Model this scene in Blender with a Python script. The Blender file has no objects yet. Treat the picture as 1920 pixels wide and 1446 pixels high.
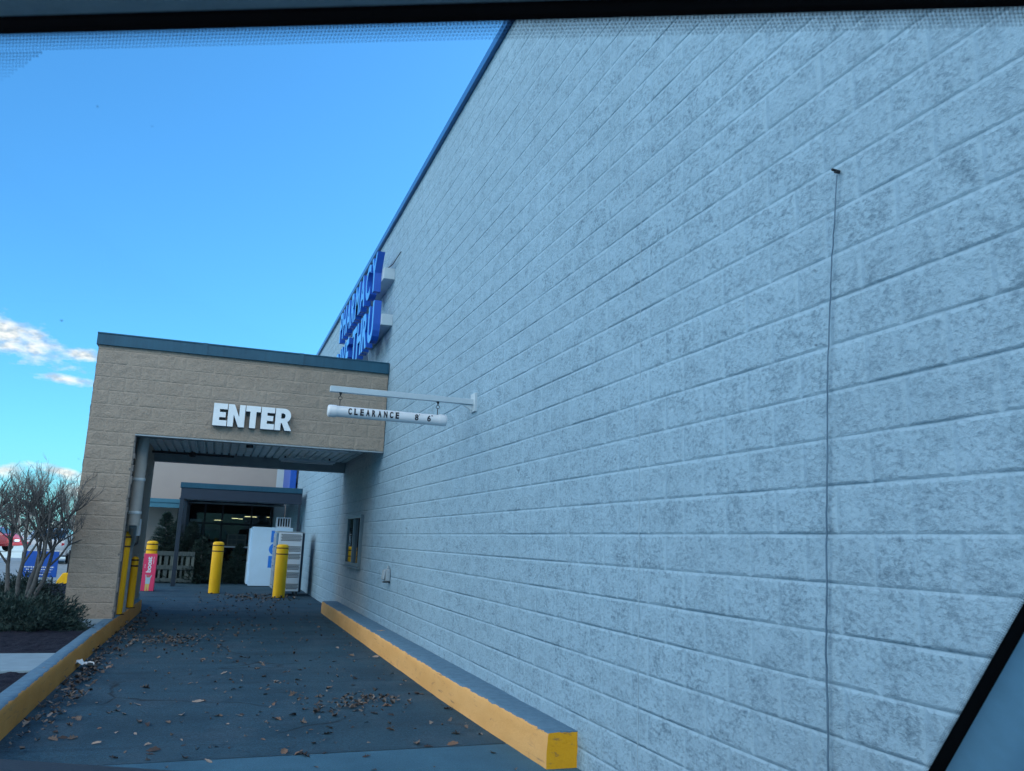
import bpy, bmesh, math, random
import numpy as np
from mathutils import Vector, Matrix

random.seed(7)
SC = bpy.context.scene
COL = SC.collection
R_ = math.radians
H = 1.464                     # eye height above the lane

# ------------------------------------------------------------------ helpers
def tag(o, label=None, cat=None, group=None, kind=None):
    if label: o['label'] = label
    if cat: o['category'] = cat
    if group: o['group'] = group
    if kind: o['kind'] = kind
    return o

def empty(name, loc, rz=0.0):
    o = bpy.data.objects.new(name, None)
    o.empty_display_size = 0.2
    COL.objects.link(o)
    o.location = loc
    o.rotation_euler = (0, 0, rz)
    return o

def thing(name, label, cat, loc=(0, 0, 0), rz=0.0, group=None):
    return tag(empty(name, loc, rz), label, cat, group)

def wloc(o):
    v = Vector((0, 0, 0))
    while o is not None:
        v += o.location
        o = o.parent
    return v

class MB:
    """Collects shapes and links them as one mesh object."""
    def __init__(self):
        self.v = []; self.f = []; self.m = []
    def add(self, verts, faces, mi=0):
        n = len(self.v)
        self.v.extend([tuple(p) for p in verts])
        self.f.extend([tuple(i + n for i in fc) for fc in faces])
        self.m.extend([mi] * len(faces))
        return self
    def box(self, x0, y0, z0, x1, y1, z1, mi=0):
        v = [(x0,y0,z0),(x1,y0,z0),(x1,y1,z0),(x0,y1,z0),(x0,y0,z1),(x1,y0,z1),(x1,y1,z1),(x0,y1,z1)]
        f = [(0,3,2,1),(4,5,6,7),(0,1,5,4),(1,2,6,5),(2,3,7,6),(3,0,4,7)]
        return self.add(v, f, mi)
    def obox(self, c, sx, sy, sz, rz=0, rx=0, ry=0, mi=0):
        M = Matrix.Translation(c) @ Matrix.Rotation(rz,4,'Z') @ Matrix.Rotation(ry,4,'Y') @ Matrix.Rotation(rx,4,'X')
        v = [M @ Vector((a*sx/2, b*sy/2, d*sz/2)) for a,b,d in
             ((-1,-1,-1),(1,-1,-1),(1,1,-1),(-1,1,-1),(-1,-1,1),(1,-1,1),(1,1,1),(-1,1,1))]
        f = [(0,3,2,1),(4,5,6,7),(0,1,5,4),(1,2,6,5),(2,3,7,6),(3,0,4,7)]
        return self.add(v, f, mi)
    def tube(self, pts, rad, n=8, caps=True, mi=0):
        pts = [Vector(p) for p in pts]
        if not hasattr(rad, '__len__'): rad = [rad] * len(pts)
        rings = []
        up = None
        for i, p in enumerate(pts):
            t = (pts[min(i+1, len(pts)-1)] - pts[max(i-1, 0)])
            if t.length < 1e-9: t = Vector((0,0,1))
            t.normalize()
            if up is None:
                a = Vector((0,0,1)) if abs(t.z) < .9 else Vector((1,0,0))
                up = t.cross(a).normalized()
            else:
                up = (up - t * up.dot(t))
                up = up.normalized() if up.length > 1e-6 else t.orthogonal().normalized()
            w = t.cross(up)
            rings.append([p + (up*math.cos(2*math.pi*k/n) + w*math.sin(2*math.pi*k/n)) * rad[i] for k in range(n)])
        v = [q for r in rings for q in r]
        f = []
        for i in range(len(pts)-1):
            for k in range(n):
                a, b = i*n+k, i*n+(k+1) % n
                f.append((a, b, b+n, a+n))
        if caps:
            f.append(tuple(reversed(range(n))))
            f.append(tuple(range((len(pts)-1)*n, len(pts)*n)))
        return self.add(v, f, mi)
    def lathe(self, c, prof, n=24, mi=0):
        """prof: list of (r, z) from the bottom up"""
        v = []; f = []
        for r, z in prof:
            for k in range(n):
                a = 2*math.pi*k/n
                v.append((c[0]+r*math.cos(a), c[1]+r*math.sin(a), c[2]+z))
        for i in range(len(prof)-1):
            for k in range(n):
                a, b = i*n+k, i*n+(k+1) % n
                f.append((a, b, b+n, a+n))
        f.append(tuple(reversed(range(n))))
        f.append(tuple(range((len(prof)-1)*n, len(prof)*n)))
        return self.add(v, f, mi)
    def prism(self, poly, fn, d0, d1, mi=0):
        """poly in 2-D, fn(a, b, d) -> 3-D, extruded from d0 to d1"""
        n = len(poly)
        v = [fn(a, b, d0) for a, b in poly] + [fn(a, b, d1) for a, b in poly]
        f = [tuple(reversed(range(n))), tuple(range(n, 2*n))]
        f += [(i, (i+1) % n, n+(i+1) % n, n+i) for i in range(n)]
        return self.add(v, f, mi)
    def build(self, name, mat, parent=None, smooth=None, bevel=0, seg=2, local=False):
        off = Vector((0,0,0)) if (parent is None or local) else wloc(parent)
        me = bpy.data.meshes.new(name)
        me.from_pydata([Vector(p) - off for p in self.v], [], self.f)
        mats = mat if isinstance(mat, (list, tuple)) else [mat]
        for m in mats: me.materials.append(m)
        if len(mats) > 1: me.polygons.foreach_set('material_index', self.m)
        bm = bmesh.new(); bm.from_mesh(me)
        bmesh.ops.recalc_face_normals(bm, faces=bm.faces)
        bm.to_mesh(me); bm.free()
        if smooth is not None:
            me.polygons.foreach_set('use_smooth', [True]*len(me.polygons))
            me.set_sharp_from_angle(angle=R_(smooth))
        o = bpy.data.objects.new(name, me)
        COL.objects.link(o)
        if parent: o.parent = parent
        if bevel:
            b = o.modifiers.new('bevel', 'BEVEL'); b.width = bevel; b.segments = seg
            b.limit_method = 'ANGLE'; b.angle_limit = R_(40)
        return o

def raw_mesh(name, V, F, mat, parent=None, smooth=True, local=False):
    """V: numpy (n,3), F: numpy (m,4) quads"""
    V = np.asarray(V, np.float32).copy()
    if parent is not None and not local: V -= np.array(wloc(parent), np.float32)
    me = bpy.data.meshes.new(name)
    me.vertices.add(len(V)); me.vertices.foreach_set('co', V.ravel())
    k = F.shape[1]
    me.loops.add(F.size); me.loops.foreach_set('vertex_index', F.ravel().astype(np.int32))
    me.polygons.add(len(F))
    me.polygons.foreach_set('loop_start', np.arange(0, F.size, k, dtype=np.int32))
    me.polygons.foreach_set('loop_total', np.full(len(F), k, np.int32))
    me.update(calc_edges=True); me.validate()
    if smooth: me.polygons.foreach_set('use_smooth', [True]*len(me.polygons))
    me.materials.append(mat)
    o = bpy.data.objects.new(name, me); COL.objects.link(o)
    if parent is not None: o.parent = parent
    return o

def copy_tree(o, parent=None):
    c = o.copy(); COL.objects.link(c)
    c.parent = parent
    for ch in list(o.children): copy_tree(ch, c)
    return c

# value noise on numpy arrays
def _hash(ix, iy, seed):
    h = (ix.astype(np.int64)*374761393 + iy.astype(np.int64)*668265263 + seed*974634777) & 0x7fffffff
    h = ((h ^ (h >> 13))*1274126177) & 0x7fffffff
    return ((h ^ (h >> 16)) & 0xffff)/65535.0
def vnoise(x, y, seed=0):
    ix, iy = np.floor(x), np.floor(y)
    fx, fy = x-ix, y-iy
    fx = fx*fx*(3-2*fx); fy = fy*fy*(3-2*fy)
    a = _hash(ix, iy, seed); b = _hash(ix+1, iy, seed); c = _hash(ix, iy+1, seed); d = _hash(ix+1, iy+1, seed)
    return (a*(1-fx)+b*fx)*(1-fy) + (c*(1-fx)+d*fx)*fy
def fbm(x, y, oct=4, seed=0, gain=.55):
    s = 0; a = 1; t = 0
    for i in range(oct):
        s = s + a*vnoise(x*2**i, y*2**i, seed+i*17); t += a; a *= gain
    return s/t

# ------------------------------------------------------------------ materials
class NT:
    def __init__(self, name):
        self.mat = bpy.data.materials.new(name); self.mat.use_nodes = True
        self.t = self.mat.node_tree; self.n = self.t.nodes; self.l = self.t.links
        self.b = self.n['Principled BSDF']; self.out = self.n['Material Output']
    def node(self, typ, **kw):
        nd = self.n.new(typ)
        for k, v in kw.items():
            if hasattr(nd, k): setattr(nd, k, v)
            else: nd.inputs[k.replace('_', ' ')].default_value = v
        return nd
    def link(self, a, b): self.l.new(a, b)
    def coord(self, scale=(1,1,1), kind='Object', rot=(0,0,0)):
        tc = self.n.new('ShaderNodeTexCoord'); mp = self.n.new('ShaderNodeMapping')
        mp.inputs['Scale'].default_value = scale; mp.inputs['Rotation'].default_value = rot
        self.link(tc.outputs[kind], mp.inputs['Vector'])
        return mp.outputs['Vector']
    def pos(self, scale=(1,1,1)):
        g = self.n.new('ShaderNodeNewGeometry'); mp = self.n.new('ShaderNodeMapping')
        mp.inputs['Scale'].default_value = scale
        self.link(g.outputs['Position'], mp.inputs['Vector'])
        return mp.outputs['Vector']
    def noise(self, vec, scale, detail=4, rough=.55, dist=0):
        nd = self.n.new('ShaderNodeTexNoise')
        nd.inputs['Scale'].default_value = scale; nd.inputs['Detail'].default_value = detail
        nd.inputs['Roughness'].default_value = rough; nd.inputs['Distortion'].default_value = dist
        self.link(vec, nd.inputs['Vector'])
        return nd.outputs['Fac']
    def ramp(self, fac, stops):
        nd = self.n.new('ShaderNodeValToRGB')
        cr = nd.color_ramp
        while len(cr.elements) < len(stops): cr.elements.new(.5)
        for e, (p, c) in zip(cr.elements, stops):
            e.position = p; e.color = c if len(c) == 4 else (*c, 1)
        self.link(fac, nd.inputs['Fac'])
        return nd.outputs['Color']
    def mixc(self, fac, a, b, mode='MIX'):
        nd = self.n.new('ShaderNodeMix'); nd.data_type = 'RGBA'; nd.blend_type = mode
        for s, v in ((nd.inputs['Factor'], fac), (nd.inputs['A'], a), (nd.inputs['B'], b)):
            pass
        fi = nd.inputs[0]; ai = nd.inputs[6]; bi = nd.inputs[7]
        for s, v in ((fi, fac), (ai, a), (bi, b)):
            if hasattr(v, 'is_linked') or hasattr(v, 'links'): self.link(v, s)
            elif hasattr(v, '__len__'): s.default_value = (*v[:3], 1)
            else: s.default_value = v
        return nd.outputs[2]
    def math(self, op, a, b=0.0, c=None, clamp=False):
        nd = self.n.new('ShaderNodeMath'); nd.operation = op; nd.use_clamp = clamp
        for i, v in enumerate((a, b, c)):
            if v is None: continue
            if hasattr(v, 'links'): self.link(v, nd.inputs[i])
            else: nd.inputs[i].default_value = v
        return nd.outputs[0]
    def bump(self, h, strength=.3, dist=.01, normal=None):
        nd = self.n.new('ShaderNodeBump')
        nd.inputs['Strength'].default_value = strength; nd.inputs['Distance'].default_value = dist
        self.link(h, nd.inputs['Height'])
        if normal is not None: self.link(normal, nd.inputs['Normal'])
        self.link(nd.outputs['Normal'], self.b.inputs['Normal'])
        return nd.outputs['Normal']
    def set(self, col=None, rough=None, metal=None, spec=None):
        if col is not None:
            if hasattr(col, 'links'): self.link(col, self.b.inputs['Base Color'])
            else: self.b.inputs['Base Color'].default_value = (*col[:3], 1)
        if rough is not None:
            if hasattr(rough, 'links'): self.link(rough, self.b.inputs['Roughness'])
            else: self.b.inputs['Roughness'].default_value = rough
        if metal is not None: self.b.inputs['Metallic'].default_value = metal
        if spec is not None: self.b.inputs['Specular IOR Level'].default_value = spec
        return self

def simple(name, col, rough=.6, metal=0, var=.12, scale=6, bump=0, bscale=60, spec=None):
    m = NT(name)
    n = m.noise(m.pos(), scale, 5, .6)
    c0 = [x*(1-var) for x in col]; c1 = [min(1, x*(1+var)) for x in col]
    m.set(m.ramp(n, [(.25, c0), (.75, c1)]), rough, metal, spec)
    if bump: m.bump(m.noise(m.pos(), bscale, 4), bump, .004)
    return m.mat

def block_material(name, paint, grime, amount, cover=.5, axis='Y', uph=0.0, zph=1.558, mort=(0,0,0), mk=0.0, under=None, relief=.5, lowj=.48):
    """painted split-face block: paint, dirty pits away from the joints, tone drift from block to block, relief"""
    m = NT(name)
    p = m.pos(); ps = m.pos((1.0, .75, 1.15)) if axis == 'Y' else m.pos((.75, 1.0, 1.15))
    g = m.n.new('ShaderNodeNewGeometry'); sx = m.n.new('ShaderNodeSeparateXYZ'); m.link(g.outputs['Position'], sx.inputs[0])
    zr = m.math('DIVIDE', m.math('SUBTRACT', sx.outputs['Z'], zph), .2032)
    row = m.math('FLOOR', zr); fz = m.math('FRACT', zr)
    par = m.math('MULTIPLY', m.math('FLOORED_MODULO', row, 2.0), .5)
    ur = m.math('ADD', m.math('DIVIDE', m.math('SUBTRACT', sx.outputs[axis], uph), .4064), par)
    fu = m.math('FRACT', ur); bid = m.math('FLOOR', ur)
    dh = m.math('MULTIPLY', m.math('MINIMUM', fz, m.math('SUBTRACT', 1.0, fz)), .2032)
    dv = m.math('MULTIPLY', m.math('MINIMUM', fu, m.math('SUBTRACT', 1.0, fu)), .4064)
    wob = m.math('MULTIPLY', m.math('SUBTRACT', m.noise(p, 9, 3), .5), .022)
    dj = m.math('ADD', m.math('MINIMUM', m.math('MULTIPLY', dh, 1.6), dv), wob)
    inner = m.ramp(m.math('MULTIPLY', dj, 20.0), [(.06, (lowj,)*3), (.50, (1,1,1))])
    cid = m.n.new('ShaderNodeCombineXYZ'); m.link(bid, cid.inputs[0]); m.link(row, cid.inputs[1])
    wn = m.n.new('ShaderNodeTexWhiteNoise'); m.link(cid.outputs[0], wn.inputs['Vector'])
    big = m.noise(p, .7, 4, .55)
    base = m.ramp(m.math('ADD', m.math('MULTIPLY', big, .7), m.math('MULTIPLY', wn.outputs['Value'], .16)), [(.3, [x*.94 for x in paint]), (.7, [min(1, x*1.05) for x in paint])])
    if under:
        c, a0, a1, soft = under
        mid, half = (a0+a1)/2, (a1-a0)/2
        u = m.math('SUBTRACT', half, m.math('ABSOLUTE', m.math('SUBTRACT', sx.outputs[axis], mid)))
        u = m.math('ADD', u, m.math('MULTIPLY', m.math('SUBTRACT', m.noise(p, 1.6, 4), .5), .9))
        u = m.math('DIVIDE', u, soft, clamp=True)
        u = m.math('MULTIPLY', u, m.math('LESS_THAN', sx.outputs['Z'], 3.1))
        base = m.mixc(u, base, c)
    if mk:
        jm = m.ramp(m.math('MULTIPLY', m.math('MINIMUM', dh, dv), 50.0), [(.20, (1,1,1)), (.42, (0,0,0))])
        base = m.mixc(m.math('MULTIPLY', jm, mk), base, mort)
    patch = m.ramp(m.noise(ps, 6.5, 5, .66), [(.38, (0,0,0)), (.66, (1,1,1))])
    amt = m.math('MULTIPLY', inner, m.math('ADD', .70, m.math('MULTIPLY', wn.outputs['Value'], .40)))
    n1 = m.noise(ps, 46, 6, .66, .2); n2 = m.noise(ps, 20, 7, .68, .3)
    mask = m.ramp(m.math('ADD', n1, m.math('MULTIPLY', patch, .15)), [(cover+.03, (0,0,0)), (cover+.26, (1,1,1))])
    soft_ = m.ramp(m.math('ADD', n2, m.math('MULTIPLY', patch, .08)), [(cover+.06, (0,0,0)), (cover+.26, (1,1,1))])
    smear = m.ramp(m.noise(m.pos((1, .35, 2.4)), 3.3, 5, .62), [(.64, (0,0,0)), (.80, (1,1,1))])
    k = m.math('ADD', m.math('MULTIPLY', mask, amount), m.math('MULTIPLY', soft_, amount*.75))
    k = m.math('MULTIPLY', k, amt)
    k = m.math('ADD', k, m.math('MULTIPLY', m.math('MULTIPLY', smear, mask), .5*amount), clamp=True)
    col = m.mixc(k, base, grime)
    m.set(col, .8, 0, .2)
    h = m.math('ADD', m.math('MULTIPLY', m.noise(p, 30, 8, .62), .8), m.math('MULTIPLY', m.noise(p, 13, 5, .6), 1.0))
    h = m.math('MULTIPLY', m.math('ADD', h, m.math('MULTIPLY', mask, -.25)), inner)
    m.bump(h, relief, .026)
    return m.mat

M = {}
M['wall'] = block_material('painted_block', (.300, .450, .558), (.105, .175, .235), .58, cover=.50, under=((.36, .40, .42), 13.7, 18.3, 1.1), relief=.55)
M['beige'] = block_material('beige_block', (.37, .312, .258), (.24, .20, .165), .36, cover=.50, axis='X', uph=-1.27, zph=2.886, mort=(.40, .355, .30), mk=.12, relief=.7, lowj=.75)
M['beige_flank'] = block_material('beige_flank_block', (.37, .312, .258), (.24, .20, .165), .36, cover=.50, axis='Y', uph=0, zph=2.886, mort=(.40, .355, .30), mk=.12, relief=.7, lowj=.75)
M['stucco'] = simple('beige_stucco', (.40, .35, .32), .85, var=.04, scale=2, bump=.15, bscale=90)
M['white_stucco'] = simple('white_stucco', (.52, .60, .66), .8, var=.05, scale=2, bump=.1)
def m_streak(name, c0, c1, rough):
    m = NT(name); n = m.noise(m.pos((5, 5, .35)), 3, 6, .7); n2 = m.noise(m.pos(), 2.2, 4)
    c = m.ramp(m.math('ADD', m.math('MULTIPLY', n, .6), m.math('MULTIPLY', n2, .4)), [(.34, c0), (.64, c1)])
    m.set(c, rough, .1); m.bump(m.noise(m.pos((1, 1, .3)), 2.5, 3), .12, .02)
    return m.mat
M['teal'] = m_streak('teal_metal', (.004, .058, .105), (.011, .090, .150), .42)
M['coping'] = simple('coping_metal', (.03, .15, .36), .3, .2, var=.08, scale=3)
M['navy'] = simple('navy_fascia', (.008, .024, .050), .5, 0, var=.1, scale=4)
M['post_dark'] = simple('dark_post_paint', (.012, .026, .045), .45, .1, var=.1)
M['dark'] = simple('dark_frame', (.012, .016, .022), .45, .2, var=.1)
M['black'] = simple('black_rubber', (.004, .004, .005), .7, 0, var=.1, spec=.1)
M['white_pvc'] = simple('white_plastic', (.68, .72, .76), .3, 0, var=.04, scale=9)
M['white_metal'] = simple('white_enamel', (.62, .70, .78), .35, 0, var=.05, scale=4)
M['freezer'] = simple('freezer_enamel', (.54, .76, .95), .35, 0, var=.04, scale=4)
M['galv'] = simple('galvanised_grey', (.30, .36, .40), .5, .15, var=.18, scale=14)
M['raceway'] = simple('raceway_paint', (.46, .56, .62), .5, 0, var=.06)
M['blue_sign'] = simple('blue_letter_return', (.012, .10, .50), .35, 0, var=.06)
M['blue_face'] = simple('blue_letter_face', (.07, .30, .72), .12, 0, var=.05)
M['enter'] = simple('white_letter', (.80, .86, .90), .4, 0, var=.05)
M['enter_side'] = simple('letter_return', (.10, .20, .34), .5, 0, var=.06)
M['ink'] = simple('black_ink', (.008, .010, .020), .5, 0, var=.05)
M['soffit'] = simple('soffit_metal', (.78, .88, .90), .5, .1, var=.12, scale=8)
M['mech'] = simple('machine_black', (.02, .024, .03), .5, 0, var=.1)
M['pink'] = simple('pink_banner', (.80, .055, .16), .45, 0, var=.05)
M['pale_ink'] = simple('white_print', (.75, .80, .85), .5, 0, var=.03)
M['print_skin'] = simple('print_skin', (.42, .22, .15), .5, 0, var=.03)
M['print_shirt'] = simple('print_shirt', (.40, .58, .66), .5, 0, var=.05)
M['print_trousers'] = simple('print_trousers', (.72, .55, .16), .5, 0, var=.05)
M['ice_blue'] = simple('ice_letter_blue', (.02, .22, .78), .4, 0, var=.04)
M['lawn_blue'] = simple('blue_lawn_sign', (.010, .10, .50), .45, 0, var=.05)
M['stripe'] = simple('dark_tape', (.045, .018, .006), .6, 0, var=.1)
M['bark'] = simple('grey_bark', (.085, .088, .09), .85, 0, var=.35, scale=22, bump=.4, bscale=70)
M['far_bark'] = simple('far_bark', (.13, .115, .11), .9, 0, var=.3, scale=3)
M['paper'] = simple('white_paper', (.72, .76, .78), .7, 0, var=.05)
M['screen'] = simple('wire_black', (.02, .025, .03), .6, 0, var=.1)

def m_bollard():
    m = NT('bollard_yellow')
    n = m.noise(m.pos((1, 1, .3)), 9, 5, .6)
    n2 = m.noise(m.pos(), 60, 3, .6)
    col = m.ramp(n, [(.3, (.80, .42, .005)), (.6, (.90, .50, .006)), (.8, (.86, .49, .02))])
    col = m.mixc(m.math('MULTIPLY', m.ramp(n2, [(.64, (0,0,0)), (.74, (1,1,1))]), .4), col, (.33, .22, .03))
    sc = m.ramp(m.noise(m.pos((1, 1, 4)), 5, 6, .7, .3), [(.62, (0,0,0)), (.70, (1,1,1))])
    col = m.mixc(m.math('MULTIPLY', sc, .5), col, (.30, .19, .03))
    m.set(col, .55, 0, .3); m.bump(m.noise(m.pos(), 14, 4), .12, .01)
    return m.mat
M['yellow'] = m_bollard()

def m_kerb(name, c0, c1, grime, lip):
    """concrete with a coat of yellow over the face, chipped along the top edge"""
    m = NT(name)
    p = m.pos()
    conc = m.ramp(m.noise(p, 14, 7, .7), [(.3, (.075, .155, .23)), (.7, (.125, .23, .32))])
    yel = m.ramp(m.noise(m.pos((1, .5, 1)), 3.5, 5, .6), [(.3, c0), (.7, c1)])
    worn = m.ramp(m.noise(m.pos((1, .45, 1.6)), 9, 6, .7, .4), [(.60, (0,0,0)), (.70, (1,1,1))])
    yel = m.mixc(m.math('MULTIPLY', worn, .8), yel, grime)
    low = m.ramp(m.noise(p, 5, 5, .65), [(.62, (0,0,0)), (.72, (1,1,1))])
    yel = m.mixc(m.math('MULTIPLY', low, .4), yel, grime)
    scuff = m.ramp(m.noise(m.pos((1, .22, 3.2)), 7, 6, .72, .3), [(.60, (0,0,0)), (.68, (1,1,1))])
    yel = m.mixc(m.math('MULTIPLY', scuff, .6), yel, (.10, .09, .085))
    pit = m.ramp(m.noise(p, 60, 4, .7), [(.64, (0,0,0)), (.72, (1,1,1))])
    yel = m.mixc(m.math('MULTIPLY', pit, .4), yel, (.16, .13, .10))
    g = m.n.new('ShaderNodeNewGeometry'); sx = m.n.new('ShaderNodeSeparateXYZ')
    m.link(g.outputs['Position'], sx.inputs[0])
    edge = m.math('ADD', sx.outputs['Z'], m.math('MULTIPLY', m.math('SUBTRACT', m.noise(p, 7, 7, .74), .5), .045))
    paint = m.math('LESS_THAN', edge, lip)
    m.set(m.mixc(paint, conc, yel), .8, 0, .25)
    m.bump(m.noise(p, 40, 7, .7), .6, .010)
    return m.mat
M['kerb_right'] = m_kerb('kerb_faded_yellow', (.70, .36, .115), (.80, .44, .165), (.44, .24, .11), .226)
M['kerb_end'] = m_kerb('kerb_fresh_yellow', (.80, .37, .012), (.86, .43, .02), (.60, .25, .02), .231)
M['kerb_left'] = m_kerb('kerb_dull_yellow', (.58, .26, .06), (.68, .33, .09), (.28, .18, .10), .226)

def m_asphalt():
    """old asphalt: worn wheel paths, patches, dark seal bands across, hairline cracks, exposed stone"""
    m = NT('lane_asphalt')
    p = m.pos()
    base = m.ramp(m.noise(p, 1.1, 6, .68), [(.28, (0.009, 0.038, 0.062)), (.52, (0.018, 0.061, 0.096)), (.74, (0.027, 0.081, 0.120))])
    band = m.noise(m.pos((.18, 1.5, 1)), .8, 5, .6)
    base = m.mixc(m.math('MULTIPLY', m.ramp(band, [(.46, (0,0,0)), (.58, (1,1,1))]), .5), base, (0.032, 0.092, 0.138))
    dark = m.noise(m.pos((.13, 1.9, 1)), 1.0, 5, .6)
    base = m.mixc(m.math('MULTIPLY', m.ramp(dark, [(.57, (0,0,0)), (.64, (1,1,1))]), .45), base, (0.006, 0.026, 0.048))
    worn = m.ramp(m.noise(m.pos((.8, .6, 1)), 1.9, 6, .66), [(.50, (0,0,0)), (.62, (1,1,1))])
    base = m.mixc(m.math('MULTIPLY', worn, .5), base, (.050, .092, .128))
    blot = m.ramp(m.noise(p, 3.1, 6, .7), [(.56, (0,0,0)), (.70, (1,1,1))])
    base = m.mixc(m.math('MULTIPLY', blot, .45), base, (0.006, 0.026, 0.046))
    oil = m.ramp(m.noise(m.pos((1, .5, 1)), 1.7, 3, .5), [(.68, (0,0,0)), (.76, (1,1,1))])
    base = m.mixc(m.math('MULTIPLY', oil, .5), base, (.006, .012, .020))
    g = m.n.new('ShaderNodeNewGeometry'); sx = m.n.new('ShaderNodeSeparateXYZ'); m.link(g.outputs['Position'], sx.inputs[0])
    wx = m.math('ADD', sx.outputs['X'], m.math('MULTIPLY', m.math('SUBTRACT', m.noise(p, .9, 3), .5), .5))
    path = m.math('ABSOLUTE', m.math('SUBTRACT', m.math('ABSOLUTE', m.math('SUBTRACT', wx, .45)), .78))
    path = m.ramp(path, [(.10, (1,1,1)), (.36, (0,0,0))])
    base = m.mixc(m.math('MULTIPLY', path, .28), base, (0.036, 0.084, 0.118))
    v = m.n.new('ShaderNodeTexVoronoi'); v.feature = 'DISTANCE_TO_EDGE'; v.inputs['Scale'].default_value = .62
    wv = m.n.new('ShaderNodeMix'); wv.data_type = 'VECTOR'
    nz = m.n.new('ShaderNodeTexNoise'); nz.inputs['Scale'].default_value = 2.2; nz.inputs['Detail'].default_value = 6
    m.link(p, nz.inputs['Vector']); wv.inputs[0].default_value = .22
    m.link(p, wv.inputs[4]); m.link(nz.outputs['Color'], wv.inputs[5]); m.link(wv.outputs[1], v.inputs['Vector'])
    crack = m.ramp(v.outputs['Distance'], [(.0, (1,1,1)), (.011, (0,0,0))])
    crack = m.math('MULTIPLY', crack, m.ramp(m.noise(p, .8, 3), [(.47, (0,0,0)), (.60, (1,1,1))]))
    base = m.mixc(m.math('MULTIPLY', crack, .8), base, (.004, .008, .014))
    grain = m.math('ADD', m.math('MULTIPLY', m.noise(p, 150, 3, .75), .6), m.math('MULTIPLY', m.noise(p, 48, 4, .7), .4))
    base = m.mixc(.8, base, m.ramp(grain, [(.34, (.08,.08,.08)), (.5, (.46,.46,.46)), (.68, (1,1,1))]), 'OVERLAY')
    stone = m.ramp(m.noise(p, 120, 2, .5), [(.69, (0,0,0)), (.74, (1,1,1))])
    base = m.mixc(m.math('MULTIPLY', stone, .40), base, (.13, .16, .18))
    m.set(base, .82, 0, .3)
    h = m.math('ADD', m.math('MULTIPLY', m.noise(p, 110, 5, .72), 1.0), m.math('MULTIPLY', m.noise(p, 3, 3), 1.4))
    h = m.math('SUBTRACT', h, m.math('MULTIPLY', crack, .8))
    m.bump(h, .7, .010)
    return m.mat
M['asphalt'] = m_asphalt()

def m_apron():
    m = NT('apron_asphalt')
    p = m.pos()
    base = m.ramp(m.noise(p, 1.4, 5, .65), [(.3, (.035, .11, .17)), (.7, (.055, .155, .23))])
    grain = m.noise(p, 190, 3, .7)
    base = m.mixc(.5, base, m.ramp(grain, [(.32, (.1,.1,.1)), (.5, (.45,.45,.45)), (.72, (1,1,1))]), 'OVERLAY')
    m.set(base, .85, 0, .3); m.bump(m.noise(p, 150, 5, .7), .45, .008)
    return m.mat
M['apron'] = m_apron()
M['lot'] = simple('lot_pavement', (.24, .29, .32), .85, var=.18, scale=1.2, bump=.3, bscale=90)
M['concrete'] = simple('grey_concrete', (.20, .29, .35), .85, var=.14, scale=7, bump=.3, bscale=80)

def m_mulch():
    m = NT('bark_mulch'); p = m.pos()
    n = m.noise(p, 34, 6, .75, .5)
    c = m.ramp(n, [(.3, (.003, .006, .012)), (.5, (.011, .014, .028)), (.66, (.028, .028, .044)), (.8, (.12, .11, .13))])
    sp = m.ramp(m.noise(p, 75, 3, .6), [(.70, (0,0,0)), (.74, (1,1,1))])
    c = m.mixc(m.math('MULTIPLY', sp, .5), c, (.22, .20, .22))
    m.set(c, .9, 0, .2); m.bump(n, .9, .03)
    return m.mat
M['mulch'] = m_mulch()

def m_leafy(name, a, b, c, trans=.0):
    m = NT(name)
    g = m.n.new('ShaderNodeNewGeometry')
    col = m.ramp(g.outputs['Random Per Island'], [(.1, a), (.5, b), (.95, c)])
    m.set(col, .6, 0, .3)
    return m.mat
M['juniper'] = m_leafy('juniper_green', (.008, .026, .026), (.015, .040, .038), (.032, .066, .058))
M['fir'] = m_leafy('fir_green', (.010, .028, .026), (.018, .044, .038), (.035, .072, .058))
M['litter'] = m_leafy('dry_leaf_litter', (.05, .04, .036), (.11, .088, .075), (.20, .165, .145))
def m_leaf(name, c0, c1):
    m = NT(name); n = m.noise(m.coord(), 18, 4, .6)
    m.set(m.ramp(n, [(.3, c0), (.7, c1)]), .7, 0, .25)
    return m.mat
M['leaf_a'] = m_leaf('leaf_brown', (.10, .072, .058), (.18, .14, .115))
M['leaf_b'] = m_leaf('leaf_pale', (.22, .175, .145), (.34, .28, .24))
M['leaf_c'] = m_leaf('leaf_dark', (.035, .026, .024), (.075, .055, .048))
M['leaf_d'] = m_leaf('leaf_rust', (.14, .085, .06), (.22, .14, .10))

def m_wood(name, c0, c1):
    m = NT(name); n = m.noise(m.pos((6, 6, .6)), 4, 5, .65)
    m.set(m.ramp(n, [(.3, c0), (.7, c1)]), .8, 0, .25)
    return m.mat
M['pallet'] = m_wood('weathered_pallet', (.045, .065, .07), (.09, .115, .115))
M['slat_pale'] = m_wood('pale_slat', (.075, .10, .10), (.14, .165, .15))

def m_glass(name, col, rough=.03):
    m = NT(name); m.set(col, rough, 0, .6)
    return m.mat
M['dark_glass'] = m_glass('dark_reflecting_glass', (.010, .016, .022))
M['car_glass'] = m_glass('car_window_glass', (.02, .03, .04))

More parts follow.
